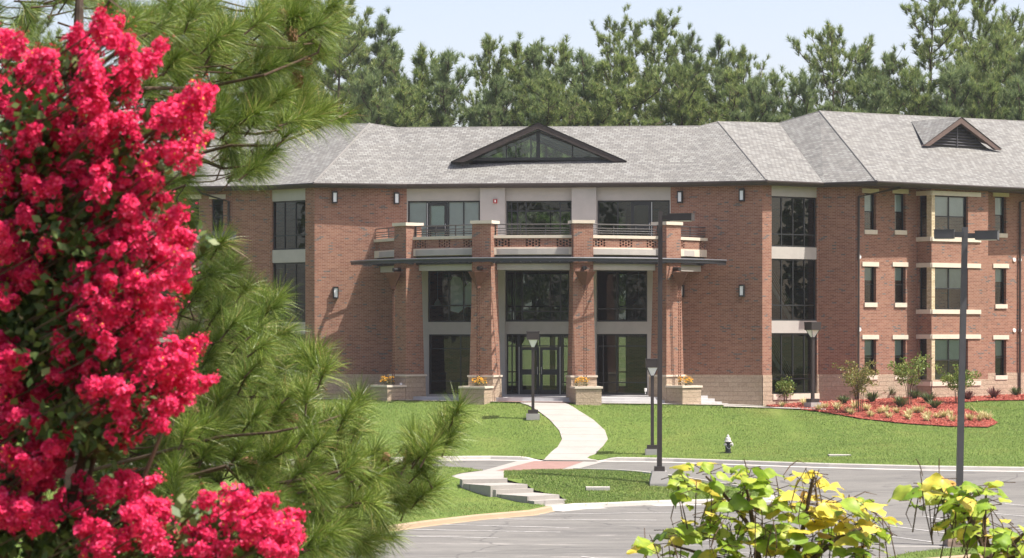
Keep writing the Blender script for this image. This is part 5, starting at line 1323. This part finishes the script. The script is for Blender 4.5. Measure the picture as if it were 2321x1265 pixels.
# ------------------------------------------------------------------ near pine at the left
def near_pine():
    g = np.random.default_rng(21); Y0 = 16.5; b = P(165, 0, Y0); zb = ground(b.x, Y0) - .1
    root = thing('pine_tree', 'near long needled pine with cones filling the left behind the pink blossoms', 'tree', (b.x, Y0, zb))
    S = FPX / Y0
    trunk = [Vector((b.x + .05 * math.sin(i), Y0 + .06 * math.cos(i * 1.3), zb + (4.9 - zb) * i / 8)) for i in range(9)]
    mb = MB(); mb.tube(trunk, [.10, .095, .09, .082, .075, .066, .055, .042, .02], 9); mb.build('trunk', M['bark'], root, True)
    br = MB(); tc = []; ta = []; td = []
    def tz(z): t = min(7.999, max(0, (z - zb) / (4.9 - zb) * 8)); i = int(t); return trunk[i].lerp(trunk[i + 1], t - i)
    def branch(pxs, Y, r0, fr=True, dY=.3):
        pts = [P(x, y, Y + dY * math.sin(i * .9 + x)) for i, (x, y) in enumerate(pxs)]
        if fr: pts = [tz(pts[0].z - .25)] + pts
        n = len(pts); br.tube(pts, [lerp(r0 * .62, .005, (i / (n - 1)) ** .8) for i in range(n)], 6, False); return pts
    def tuft(p, d, dens=1.0): tc.append(np.array(p)); d = Vector(d).normalized(); ta.append(np.array(d)); td.append(dens)
    def shoot(px, py, dx, dy, Y=None, dens=1.0, stem=.13):
        Y = Y or Y0 + g.uniform(-.6, .6); p = P(px, py, Y); d = Vector((dx, g.uniform(-.5, .35), -dy)).normalized()
        br.tube([p - d * stem - Vector((0, 0, .02)), p], [.006, .004], 5, False); tuft(p, d, dens); return p
    # drawn boughs (as seen), each ending in shoots
    B = [([(481, 262), (526, 300), (580, 304), (625, 296), (671, 277), (724, 288)], .022), ([(400, 100), (466, 137), (541, 163), (595, 146), (663, 137)], .02), ([(420, 340), (458, 364), (504, 383), (572, 374), (602, 340)], .018),
         ([(560, 1107), (700, 1085), (800, 1060), (878, 1063), (946, 1032), (1002, 983), (1045, 920)], .024), ([(600, 1130), (760, 1150), (890, 1146), (940, 1138), (990, 1101)], .018), ([(480, 900), (620, 900), (700, 880), (745, 800)], .02),
         ([(512, 1057), (561, 1107), (600, 1160), (640, 1220)], .03), ([(500, 990), (620, 980), (720, 960), (790, 935)], .02), ([(420, 620), (470, 590), (505, 550)], .016), ([(300, 90), (380, 60), (470, 70), (560, 40)], .02), ([(330, 200), (460, 200), (600, 170), (720, 120), (745, 40)], .024),
         ([(360, 745), (430, 790), (520, 770), (620, 700)], .018), ([(560, 1000), (600, 1035), (520, 1090)], .018), ([(600, 1180), (720, 1210), (830, 1215)], .018), ([(700, 1085), (820, 1040), (900, 1030), (937, 985)], .016), ([(520, 330), (620, 330), (720, 290), (790, 255)], .02), ([(250, 0), (300, 40), (380, 60)], .02), ([(420, 420), (400, 450), (415, 500)], .014)]
    for pts, r in B: branch(pts, Y0 + g.uniform(-.5, .5), r)
    T = [(740, 45, .9, -.8), (680, 35, 1, -.3), (640, 45, 1, -.4), (560, 45, .8, -.8), (520, 85, .8, -.7), (490, 100, .6, -.9), (430, 115, .7, -.7), (400, 130, .6, -.6), (670, 138, 1, -.4), (620, 150, .9, -.3), (560, 165, .8, .1), (720, 262, 1, -.5), (775, 262, 1, -.35), (690, 230, .7, -.7), (640, 215, .8, -.6), (600, 225, .7, -.7), (560, 255, .7, -.5), (520, 240, .6, -.7), (620, 340, .8, -.5), (585, 380, .3, .9), (395, 420, .5, .4), (430, 400, .8, -.2), (380, 460, .5, .6), (420, 490, .5, .7),
         (300, 25, .4, -.8), (350, 45, .6, -.7), (250, 15, .2, -.8), (440, 30, .7, -.6), (600, 10, .7, -.8), (700, 0, .8, -.7), (760, 10, 1, -.5), (480, 20, .5, -.8), (390, 10, .3, -.9), (420, 70, .8, -.2),
         (505, 545, .6, -.7), (530, 610, .8, -.4), (520, 660, .9, -.3), (500, 700, .6, -.6), (560, 720, .7, -.6), (620, 695, .8, -.6), (650, 750, .9, -.4), (590, 790, .6, -.8), (710, 815, .2, -1), (725, 800, .6, -.7), (690, 800, -.5, -.8), (640, 830, .7, -.6), (680, 880, .8, -.5), (560, 850, .5, -.8), (480, 800, .5, -.7), (440, 760, .5, -.7), (500, 880, .6, -.6), (420, 860, .4, -.8),
         (790, 930, .6, -1), (815, 900, .4, -1), (745, 950, .7, -.7), (700, 940, .7, -.6), (640, 920, .6, -.7), (580, 940, .6, -.6), (935, 985, .05, -1), (945, 1000, -.3, -.9), (1000, 990, .5, -.9), (1040, 925, .5, -.9), (1020, 955, .8, -.6), (965, 1010, .6, -.7), (945, 1115, .6, -.6), (985, 1100, .7, -.7), (900, 1135, .4, .7), (880, 1060, .8, -.4), (850, 1020, .5, -.9), (820, 1050, .7, -.5), (760, 1010, .6, -.8), (720, 1040, .7, -.5), (780, 1080, .8, -.3), (740, 1110, .7, -.2), (830, 1130, .8, -.2), (690, 1120, .6, .2), (650, 1090, .6, -.5), (620, 1020, .6, -.6), (560, 1010, .5, -.7), (500, 960, .4, -.8), (690, 990, .7, -.6), (660, 1170, .6, -.4), (720, 1190, .8, -.2), (800, 1200, .9, -.1), (830, 1230, .8, .2), (860, 1210, .9, -.3), (770, 1240, .7, .3), (700, 1240, .6, .2), (740, 1150, .8, -.1), (450, 930, .3, -.8), (430, 990, .4, -.5), (400, 1060, .2, -.6), (440, 1120, .4, .3), (470, 1180, .5, .3), (600, 1090, .5, .3)]
    for x, y, dx, dy in T:
        shoot(x, y, dx, dy)
        for _ in range(2): 
            a = g.uniform(-.5, .5); shoot(x - dx * g.uniform(20, 55) + g.normal() * 16, y - dy * g.uniform(20, 55) + g.normal() * 16, dx + a * .7, dy + g.uniform(-.4, .4), Y0 + g.uniform(-1.0, 1.2), .8)
    # inner and rear shoots that fill the crown
    zones = [((120, 780), (-40, 130), 46), ((330, 700), (90, 300), 44), ((480, 600), (300, 400), 6), ((400, 640), (640, 980), 75), ((400, 900), (960, 1265), 70), ((60, 520), (760, 1265), 60), ((220, 480), (860, 1140), 55), ((-60, 330), (-60, 260), 36), ((-80, 420), (880, 1265), 22), ((-100, 260), (300, 900), 20)]
    for (xa, xb), (ya, yb), n in zones:
        for _ in range(n):
            x, y = g.uniform(xa, xb), g.uniform(ya, yb)
            if 400 < x < 540 and 1085 < y < 1140 and g.uniform() < .8: continue
            if 120 < x < 250 and 30 < y < 90 and g.uniform() < .7: continue
            Y = Y0 + g.uniform(.2, 2.4); p = shoot(x, y, .3 + g.normal() * .5, -.4 + g.normal() * .5, Y, .85, .16)
            q = p + Vector((-g.uniform(.2, .5), g.uniform(-.2, .2), g.uniform(-.12, .12))); br.tube([q, q.lerp(p, .6) - Vector((0, 0, .03)), p], [.007, .005, .004], 5, False)
    br.build('limbs', M['twig'], root, True)
    tc_, ta_ = np.array(tc), np.array(ta)
    n = 290; C, d, Ls, s = tuft_pts(tc_, ta_, n, .205, .00105, g, ang=(.05, 1.42), along=.10)
    keep = g.uniform(0, 1, len(C)) < np.repeat(np.array(td), n)
    C, d, Ls, s = C[keep], d[keep], Ls[keep], s[keep]
    mid = C + d * Ls * .55; tip = C + d * Ls * .97; mid[:, 2] -= .006; tip[:, 2] -= .028 * np.abs(1 - np.abs(d[:, 2])) + .008
    N = len(C); v = np.stack([C - s, C + s, mid - s * .9, mid + s * .9, tip], 1).reshape(-1, 3); i = np.arange(N)[:, None] * 5
    npmesh('needles', v, (i + np.array([2, 3, 4])), M['needle'], root, i + np.array([0, 1, 3, 2]))
    # cones
    prof = [(.004, 0), (.024, .015), (.032, .04), (.028, .075), (.018, .10), (.006, .115)]
    mb = MB()
    for k, (rr, z) in enumerate(prof[:-1]):
        z1 = prof[k + 1][1]
        for s_ in range(9):
            a = s_ * .698 + k * .35; r1 = rr * 1.25; mb.face([(math.cos(a - .35) * rr * .8, math.sin(a - .35) * rr * .8, z), (math.cos(a) * r1 * 1.15, math.sin(a) * r1 * 1.15, z + .004), (math.cos(a + .35) * rr * .8, math.sin(a + .35) * rr * .8, z), (math.cos(a) * rr * .6, math.sin(a) * rr * .6, z1 + .006)])
    mb.lathe(prof, n=10); c0 = mb.build('pine_cone', M['cone'], root)
    for k, (x, y, rx, ry) in enumerate([(640, 40, 1.4, .5), (655, 58, 2.6, .2), (665, 140, 1.5, .4), (672, 158, 2.8, 0), (700, 1052, 1.6, .9), (880, 1026, 2.7, .4), (934, 1012, 3.0, .2), (428, 928, 1.8, 1), (548, 1040, 2.2, .6), (604, 935, 1.5, .4), (672, 950, 1.4, .3)]):
        c = c0 if k == 0 else c0.copy()
        if k: COL.objects.link(c)
        c.parent = root; c.location = P(x, y, Y0 - .15) - root.location; c.rotation_euler = (rx, ry, k)
near_pine()

# ------------------------------------------------------------------ crape myrtle in front
def crape_myrtle():
    g = np.random.default_rng(33); Y0 = 9.0; b = P(-60, 0, Y0); zb = ground(b.x, Y0) - .05
    root = thing('crape_myrtle', 'large crape myrtle covered in bright pink blossom panicles at the left front', 'shrub', (b.x, Y0, zb), )
    pos = [(7,100),(41,113),(86,146),(128,156),(189,90),(239,73),(267,65),(295,106),(335,140),(319,156),(299,200),(275,165),(216,160),(232,190),(212,116),(196,150),(249,236),(292,275),(352,265),(385,275),(415,256),(455,229),(455,275),(441,300),(422,340),(309,315),(309,350),(17,216),(43,252),(93,206),(100,232),(143,226),(199,212),(110,260),(160,260),(212,262),(246,275),(60,285),(93,300),(133,300),(186,305),(226,305),(246,325),(80,325),(149,335),(186,345),(83,352),(30,358),(110,365),(146,372),(27,400),(86,402),(5,380),(249,358),(246,392),(319,398),(345,392),(282,405),
      (17,417),(51,434),(92,420),(112,441),(82,475),(10,468),(34,509),(14,529),(190,424),(282,424),(326,434),(335,461),(258,451),(306,481),(231,488),(217,522),(258,512),(299,516),(330,529),(238,556),(289,556),(323,583),(391,512),(404,529),(367,550),(415,570),(384,577),(404,611),(370,621),(190,611),(211,638),(245,617),(289,617),(306,651),(333,645),(258,665),(292,679),(353,672),(377,689),(194,696),(231,706),(272,720),(319,716),(340,740),(218,733),(160,730),(136,760),(20,617),(20,645),(34,665),(160,570),(146,532),(37,556),(61,583),(118,560),(90,612),(150,606),(192,655),(226,695),(250,755),(140,690),(70,640),
      (10,801),(44,784),(51,808),(102,794),(156,791),(190,801),(224,804),(265,774),(306,774),(340,801),(370,815),(408,815),(442,798),(404,841),(366,838),(338,841),(433,859),(401,890),(373,922),(338,911),(281,880),(243,901),(267,929),(225,873),(193,848),(123,834),(32,841),(21,873),(42,873),(81,897),(21,908),(88,933),(46,940),(14,961),(288,975),(278,996),(165,978),(141,992),(105,996),(28,1003),(81,1024),(39,1042),(134,1020),(141,1059),(88,1063),(116,1087),(63,1080),(21,1119),(81,1144),(42,1137),(141,1137),(116,1165),(63,1186),(21,1165),(197,1130),(281,1101),(253,1112),(327,1119),(341,1147),(310,1154),(218,1189),(383,1189),(352,1200),(317,1217),(246,1210),(239,1245),(274,1231),(404,1231),(436,1221),(478,1200),(510,1168),(552,1137),(612,1144),(591,1165),(549,1182),(616,1193),(645,1189),(660,1214),(616,1235),(563,1228),(510,1231),(645,1253),(475,1256),(387,1256)]
    def panicle(seed, n=36):
        q = np.random.default_rng(seed); V = []; T = []; SV = []; ST = []
        L = .11; rad = .034
        for k in range(n):
            t = q.uniform(0, 1) ** .8; r = rad * (1 - .6 * t ** 1.3) * (.35 + .95 * q.uniform()); th = q.uniform(0, 6.28)
            c = np.array([r * math.cos(th), r * math.sin(th), L * (t - .4)]); nn = np.array([math.cos(th), math.sin(th), .5 + t]) + q.normal(size=3) * .35; nn /= np.linalg.norm(nn)
            e1 = np.cross(nn, [.3, .2, 1]); e1 /= np.linalg.norm(e1); e2 = np.cross(nn, e1); R0 = q.uniform(.009, .0145)
            for j in range(6):
                a = j * 1.047 + q.uniform(-.2, .2); d = e1 * math.cos(a) + e2 * math.sin(a); s = -e1 * math.sin(a) + e2 * math.cos(a); lift = q.uniform(-.2, .6)
                p0 = c + d * .003; b0 = len(V)
                m1 = c + d * R0 * .65 + nn * R0 * lift; tip = c + d * R0 * 1.15 + nn * R0 * (lift + q.uniform(-.5, .25))
                V += [p0, m1 - s * R0 * .55 + nn * R0 * q.uniform(-.2, .25), tip, m1 + s * R0 * .55 + nn * R0 * q.uniform(-.2, .25), m1]
                T += [[b0, b0 + 1, b0 + 4], [b0, b0 + 4, b0 + 3], [b0 + 1, b0 + 2, b0 + 4], [b0 + 4, b0 + 2, b0 + 3]]
            if q.uniform() < .45:
                b0 = len(SV); h = c + nn * .006; SV += [h + e1 * .0035, h + e2 * .0035, h - e1 * .0035, h - e2 * .0035, h + nn * .004]; ST += [[b0, b0 + 1, b0 + 4], [b0 + 1, b0 + 2, b0 + 4], [b0 + 2, b0 + 3, b0 + 4], [b0 + 3, b0, b0 + 4]]
        for k in range(10):
            c = np.array([0, 0, L * (.55 + .1 * q.uniform())]) + q.normal(size=3) * .012; b0 = len(V); e = .005
            V += [c + np.array(x) * e for x in ((1, 0, 0), (0, 1, 0), (-1, 0, 0), (0, 0, 1))]; T += [[b0, b0 + 1, b0 + 3], [b0 + 1, b0 + 2, b0 + 3]]
        return np.array(V), np.array(T), np.array(SV), np.array(ST)
    base = [panicle(s) for s in range(400, 406)]; protos = []
    st = MB(); stems = [(P(x, 1500, Y0 + .1), zz) for x, zz in ((-40, 0), (60, .1), (160, .2), (300, .1))]
    order = sorted(range(len(pos)), key=lambda i: (i * 61) % 97)
    rest_v, rest_t, rv, rt = [], [], 0, 0; leafb = []
    spots = [(i, 0, 0) for i in order]
    for i in order:
        for _ in range(2): spots.append((i, g.normal() * 17, g.normal() * 17))
    for n, (i, jx, jy) in enumerate(spots):
        px, py = pos[i][0] + jx - 14, pos[i][1] + jy + 6; i = i + n; Y = Y0 + g.uniform(-.28, .28) + (.12 if px < 200 else 0); p = P(px, py, Y)
        out = Vector((.15 + (px - 150) / 700, -.55, .45 + (600 - py) / 2400)).normalized() + Vector(g.normal(size=3)) * .38
        rot = out.to_track_quat('Z', 'Y') ; sc = g.uniform(.75, 1.12)
        foot = p + Vector((-.12 - .1 * g.uniform(), .14, -.10)); st.tube([foot, foot.lerp(p, .6) + Vector((0, 0, .0)), p], [.004, .003, .002], 4, False)
        leafb.append((np.array(foot), np.array([.085, .085, .07]))) if n < 260 else None
        k = i % 6
        if n < 100:
            if k >= len(protos) or n < 6:
                k = len(protos) if len(protos) < 6 else k
            if k == len(protos):
                o = npmesh('flower_panicle', base[k][0], base[k][1], M['petal'], root); s = npmesh('stamens', base[k][2], base[k][3], M['stamen'], o); s.location = (0, 0, 0)
                # keep both meshes about the panicle's own centre
                for ob, vv in ((o, base[k][0]), (s, base[k][2])): ob.data.vertices.foreach_set('co', vv.astype(np.float32).ravel()); ob.data.update()
                protos.append(o)
            else: o = copy_tree(protos[k], root)
            o.location = p - root.location; o.rotation_mode = 'QUATERNION'; o.rotation_quaternion = rot; o.scale = (sc, sc, sc)
        else:
            m = np.array(rot.to_matrix()) * sc; v = base[k][0] @ m.T + np.array(p); rest_v.append(v); rest_t.append(base[k][1] + rv); rv += len(v)
    o = npmesh('flower_panicle', np.concatenate(rest_v), np.concatenate(rest_t), M['petal'], root); o['kind'] = 'stuff'
    # leaves: dark pockets between the blossoms
    for px, py, r in [(40,380,60),(380,330,55),(430,335,40),(150,470,60),(100,700,120),(60,740,90),(180,660,90),(230,760,70),(160,900,80),(200,960,80),(150,1000,60),(110,1215,80),(40,1235,60),(230,1150,60),(270,1180,50),(200,1230,60),(560,1210,50),(600,1210,40),(20,560,60),(120,600,80),(300,740,60),(440,540,30),(270,360,50),(130,1240,60), (20,700,80), (200,430,60)]:
        c = P(px, py, Y0 + .30); leafb.append((np.array(c), np.array([r / 690, .16, r / 690])))
    leafb.append((np.array(P(60, 700, Y0 + .45)), np.array([.22, .2, .55])))
    v, q = leafcloud(leafb, 12500, .042, g, .32, .1); npmesh('leaves', v, None, M['mleaf'], root, q)
    for x0, tops in ((0, [(60, 250), (220, 200), (100, 600)]), (90, [(230, 350), (330, 500), (400, 280)]), (150, [(300, 700), (250, 900), (420, 850)]), (230, [(400, 1200), (560, 1180), (330, 1150)])):
        foot = Vector((b.x + x0 / 900, Y0 + .2, zb))
        for tx_, ty_ in tops:
            t = P(tx_, ty_, Y0 + .2); st.tube([foot, foot.lerp(t, .4) + Vector((-.1, .05, .1)), foot.lerp(t, .75) + Vector((-.04, .03, .06)), t], [.02, .014, .009, .004], 6, False)
    st.build('stems', M['twig'], root, True)
crape_myrtle()

# ------------------------------------------------------------------ catalpas at the lower right
def catalpa(label, blobs, stems, pods, seed, Y0):
    g = np.random.default_rng(seed); f = stems[0][0]; b = P(f[0], 0, Y0); zb = ground(b.x, Y0) - .05
    root = thing('catalpa_tree', label, 'tree', (b.x, Y0, zb), 'young catalpas at the lower right')
    st = MB(); foot = Vector((b.x, Y0, zb))
    for k, s in enumerate(stems):
        pts = [P(x, y, Y0 + .1 * math.sin(k + i)) for i, (x, y) in enumerate(s)]
        st.tube([foot + Vector((.02 * k, 0, 0))] + pts, [.035] + [lerp(.024, .007, i / max(1, len(pts) - 1)) for i in range(len(pts))], 7, False)
    V = {'cgreen': [], 'cyellow': []}; Q = {'cgreen': [], 'cyellow': []}
    prof = [(-.05, .20), (.04, .40), (.16, .49), (.32, .50), (.48, .44), (.64, .32), (.8, .17), (.92, .06), (1.03, .0)]
    def leaf(p, ax, nn, L, key):
        ax = np.array(ax); ax /= np.linalg.norm(ax); nn = np.array(nn) - ax * np.dot(nn, ax); nn /= np.linalg.norm(nn); s = np.cross(ax, nn); b0 = len(V[key]); droop = g.uniform(.1, .6); fold = g.uniform(.05, .28); wav = g.uniform(-.10, .10); curl = g.uniform(.05, .45); ph = g.uniform(0, 6); wd = g.uniform(.72, .95)
        for t, w in prof:
            c = np.array(p) + ax * L * t - nn * L * droop * t * t * .6
            for sg in (-1, -.55, 0, .55, 1): V[key].append(c + s * L * w * wd * sg + nn * L * (fold * w * abs(sg) - curl * w * sg * sg + wav * sg * math.sin(t * 8 + ph) + .025 * math.sin(t * 17 + sg * 5 + ph) * abs(sg)))
        for i in range(len(prof) - 1):
            for j in range(4): a = b0 + i * 5 + j; Q[key].append([a, a + 1, a + 6, a + 5])
    for px, py, rx, ry, n, yel in blobs:
        c = P(px, py, Y0)
        for _ in range(int(n * (1.25 if py < 1200 else 1.0))):
            x, y = px + rx * g.uniform(-1, 1), py + ry * g.uniform(-1, 1); p = P(x, y, Y0 + g.uniform(-.35, .35)); key = 'cyellow' if g.uniform() < yel else 'cgreen'
            a = g.uniform(0, 6.28); ax = np.array([math.cos(a), math.sin(a) * .9 - .15, g.uniform(-.55, .15)]); nn = np.array([g.normal() * .3 + .15, -.35 + g.normal() * .3, 1.0]); L = g.uniform(.085, .17)
            leaf(p, ax, nn, L, key); q = p - Vector(ax) * .10 - Vector((0, 0, .04)); st.tube([q, p], [.004, .003], 4, False)
        for _ in range(2): p = P(px + rx * g.uniform(-.6, .6), py + ry * g.uniform(-.4, .6), Y0); st.tube([p + Vector((g.normal() * .05, g.normal() * .08, -.3)), p], [.005, .003], 5, False)
    st.build('branches', M['twig'], root, True)
    for key, nm in (('cgreen', 'green_leaves'), ('cyellow', 'yellow_leaves')):
        if V[key]: npmesh(nm, np.array(V[key]), None, M[key], root, np.array(Q[key]), True)
    for px, py in pods:
        for _ in range(2):
            mb = MB()
            p = P(px + g.normal() * 9, py + g.normal() * 8, Y0 + g.uniform(-.4, .1)); L = g.uniform(.18, .34); up = g.uniform() < .18; sx, sy = g.normal() * .06, g.normal() * .06
            if up: pts = [p, p + Vector((sx * .7, sy, .07)), p + Vector((sx * 1.4, sy, .11)), p + Vector((sx * 2.1, sy, .09))]
            else: pts = [p + Vector((0, 0, .02)), p + Vector((sx, sy, -L * .35)), p + Vector((sx * 1.4, sy, -L * .7)), p + Vector((sx, sy, -L))]
            mb.tube(pts, [.0025, .004, .0035, .0015], 5, False); mb.build('seed_pod', M['pod'], root)
catalpa('green and yellow leaved young catalpa with hanging brown pods at the bottom right', [
    (1585, 1075, 55, 28, 11, .12), (1545, 1100, 40, 25, 5, .05), (1680, 1085, 60, 30, 13, .1), (1640, 1125, 95, 30, 18, .12), (1735, 1125, 60, 30, 9, .2), (1690, 1170, 95, 40, 20, .25), (1620, 1190, 60, 40, 12, .2), (1560, 1190, 40, 20, 5, .1), (1500, 1225, 50, 28, 9, .12), (1600, 1240, 90, 35, 16, .15), (1720, 1235, 90, 40, 20, .3), (1480, 1255, 30, 18, 4, .1),
    (1840, 1095, 38, 30, 8, 1.0), (1848, 1066, 12, 8, 2, 1.0), (1835, 1135, 60, 32, 13, .95), (1890, 1165, 70, 38, 15, .8), (1930, 1150, 60, 22, 8, .75), (1820, 1190, 80, 45, 18, .6), (1900, 1215, 70, 35, 14, .35), (1965, 1185, 35, 22, 6, .6), (1975, 1222, 40, 28, 9, .1), (2005, 1180, 20, 12, 3, .2), (1830, 1245, 90, 30, 16, .35), (1950, 1250, 60, 20, 8, .2), (1780, 1205, 60, 40, 10, .3)],
    [[(1720, 1300), (1715, 1230), (1690, 1180), (1640, 1120), (1600, 1080)], [(1725, 1300), (1700, 1150), (1690, 1095)], [(1790, 1300), (1815, 1220), (1830, 1150), (1845, 1080)], [(1740, 1310), (1640, 1270), (1520, 1235)], [(1800, 1300), (1900, 1220), (1960, 1195)]],
    [(1555, 1110), (1605, 1150), (1640, 1130), (1660, 1190), (1612, 1200), (1690, 1210), (1720, 1150), (1770, 1090), (1835, 1070), (1860, 1075), (1830, 1110), (1760, 1180), (1920, 1160), (1950, 1150), (1620, 1250), (1730, 1200), (1465, 1210), (1515, 1220), (1860, 1190), (1780, 1230), (1690, 1070)], 61, 18.5)
catalpa('young mostly green catalpa at the right edge in front of the double headed pole', [
    (2105, 1095, 45, 25, 8, .45), (2085, 1125, 35, 25, 5, .15), (2135, 1110, 30, 25, 5, .7), (2180, 1130, 50, 35, 12, .15), (2225, 1115, 45, 25, 9, .08), (2215, 1160, 50, 35, 12, .1), (2150, 1165, 30, 25, 5, .15), (2185, 1195, 30, 20, 5, .3), (2240, 1200, 45, 25, 10, .4), (2285, 1205, 40, 22, 9, .3), (2300, 1240, 40, 28, 10, .25), (2240, 1250, 50, 22, 9, .35), (2350, 1220, 40, 40, 9, .3)],
    [[(2250, 1310), (2225, 1230), (2195, 1170), (2150, 1130), (2100, 1090)], [(2255, 1310), (2230, 1200), (2235, 1120)], [(2280, 1310), (2300, 1230), (2330, 1200)]],
    [(2085, 1075), (2120, 1085), (2150, 1110), (2185, 1110), (2240, 1150), (2195, 1170), (2260, 1170), (2230, 1220), (2290, 1225)], 62, 17.5)

# ------------------------------------------------------------------ thin summer haze
def haze():
    mb = MB(); mb.box((0, 60, 13), (320, 330, 35))
    m = bpy.data.materials.new('Haze'); m.use_nodes = True; n = m.node_tree.nodes; n.clear()
    v = n.new('ShaderNodeVolumePrincipled'); v.inputs['Color'].default_value = (.95, .97, 1, 1); v.inputs['Density'].default_value = 0.0002; v.inputs['Anisotropy'].default_value = .3
    o = n.new('ShaderNodeOutputMaterial'); m.node_tree.links.new(v.outputs[0], o.inputs['Volume'])
    h = mb.build('haze', m); tag(h, 'thin pale summer haze over the whole site', 'haze', kind='stuff')
haze()
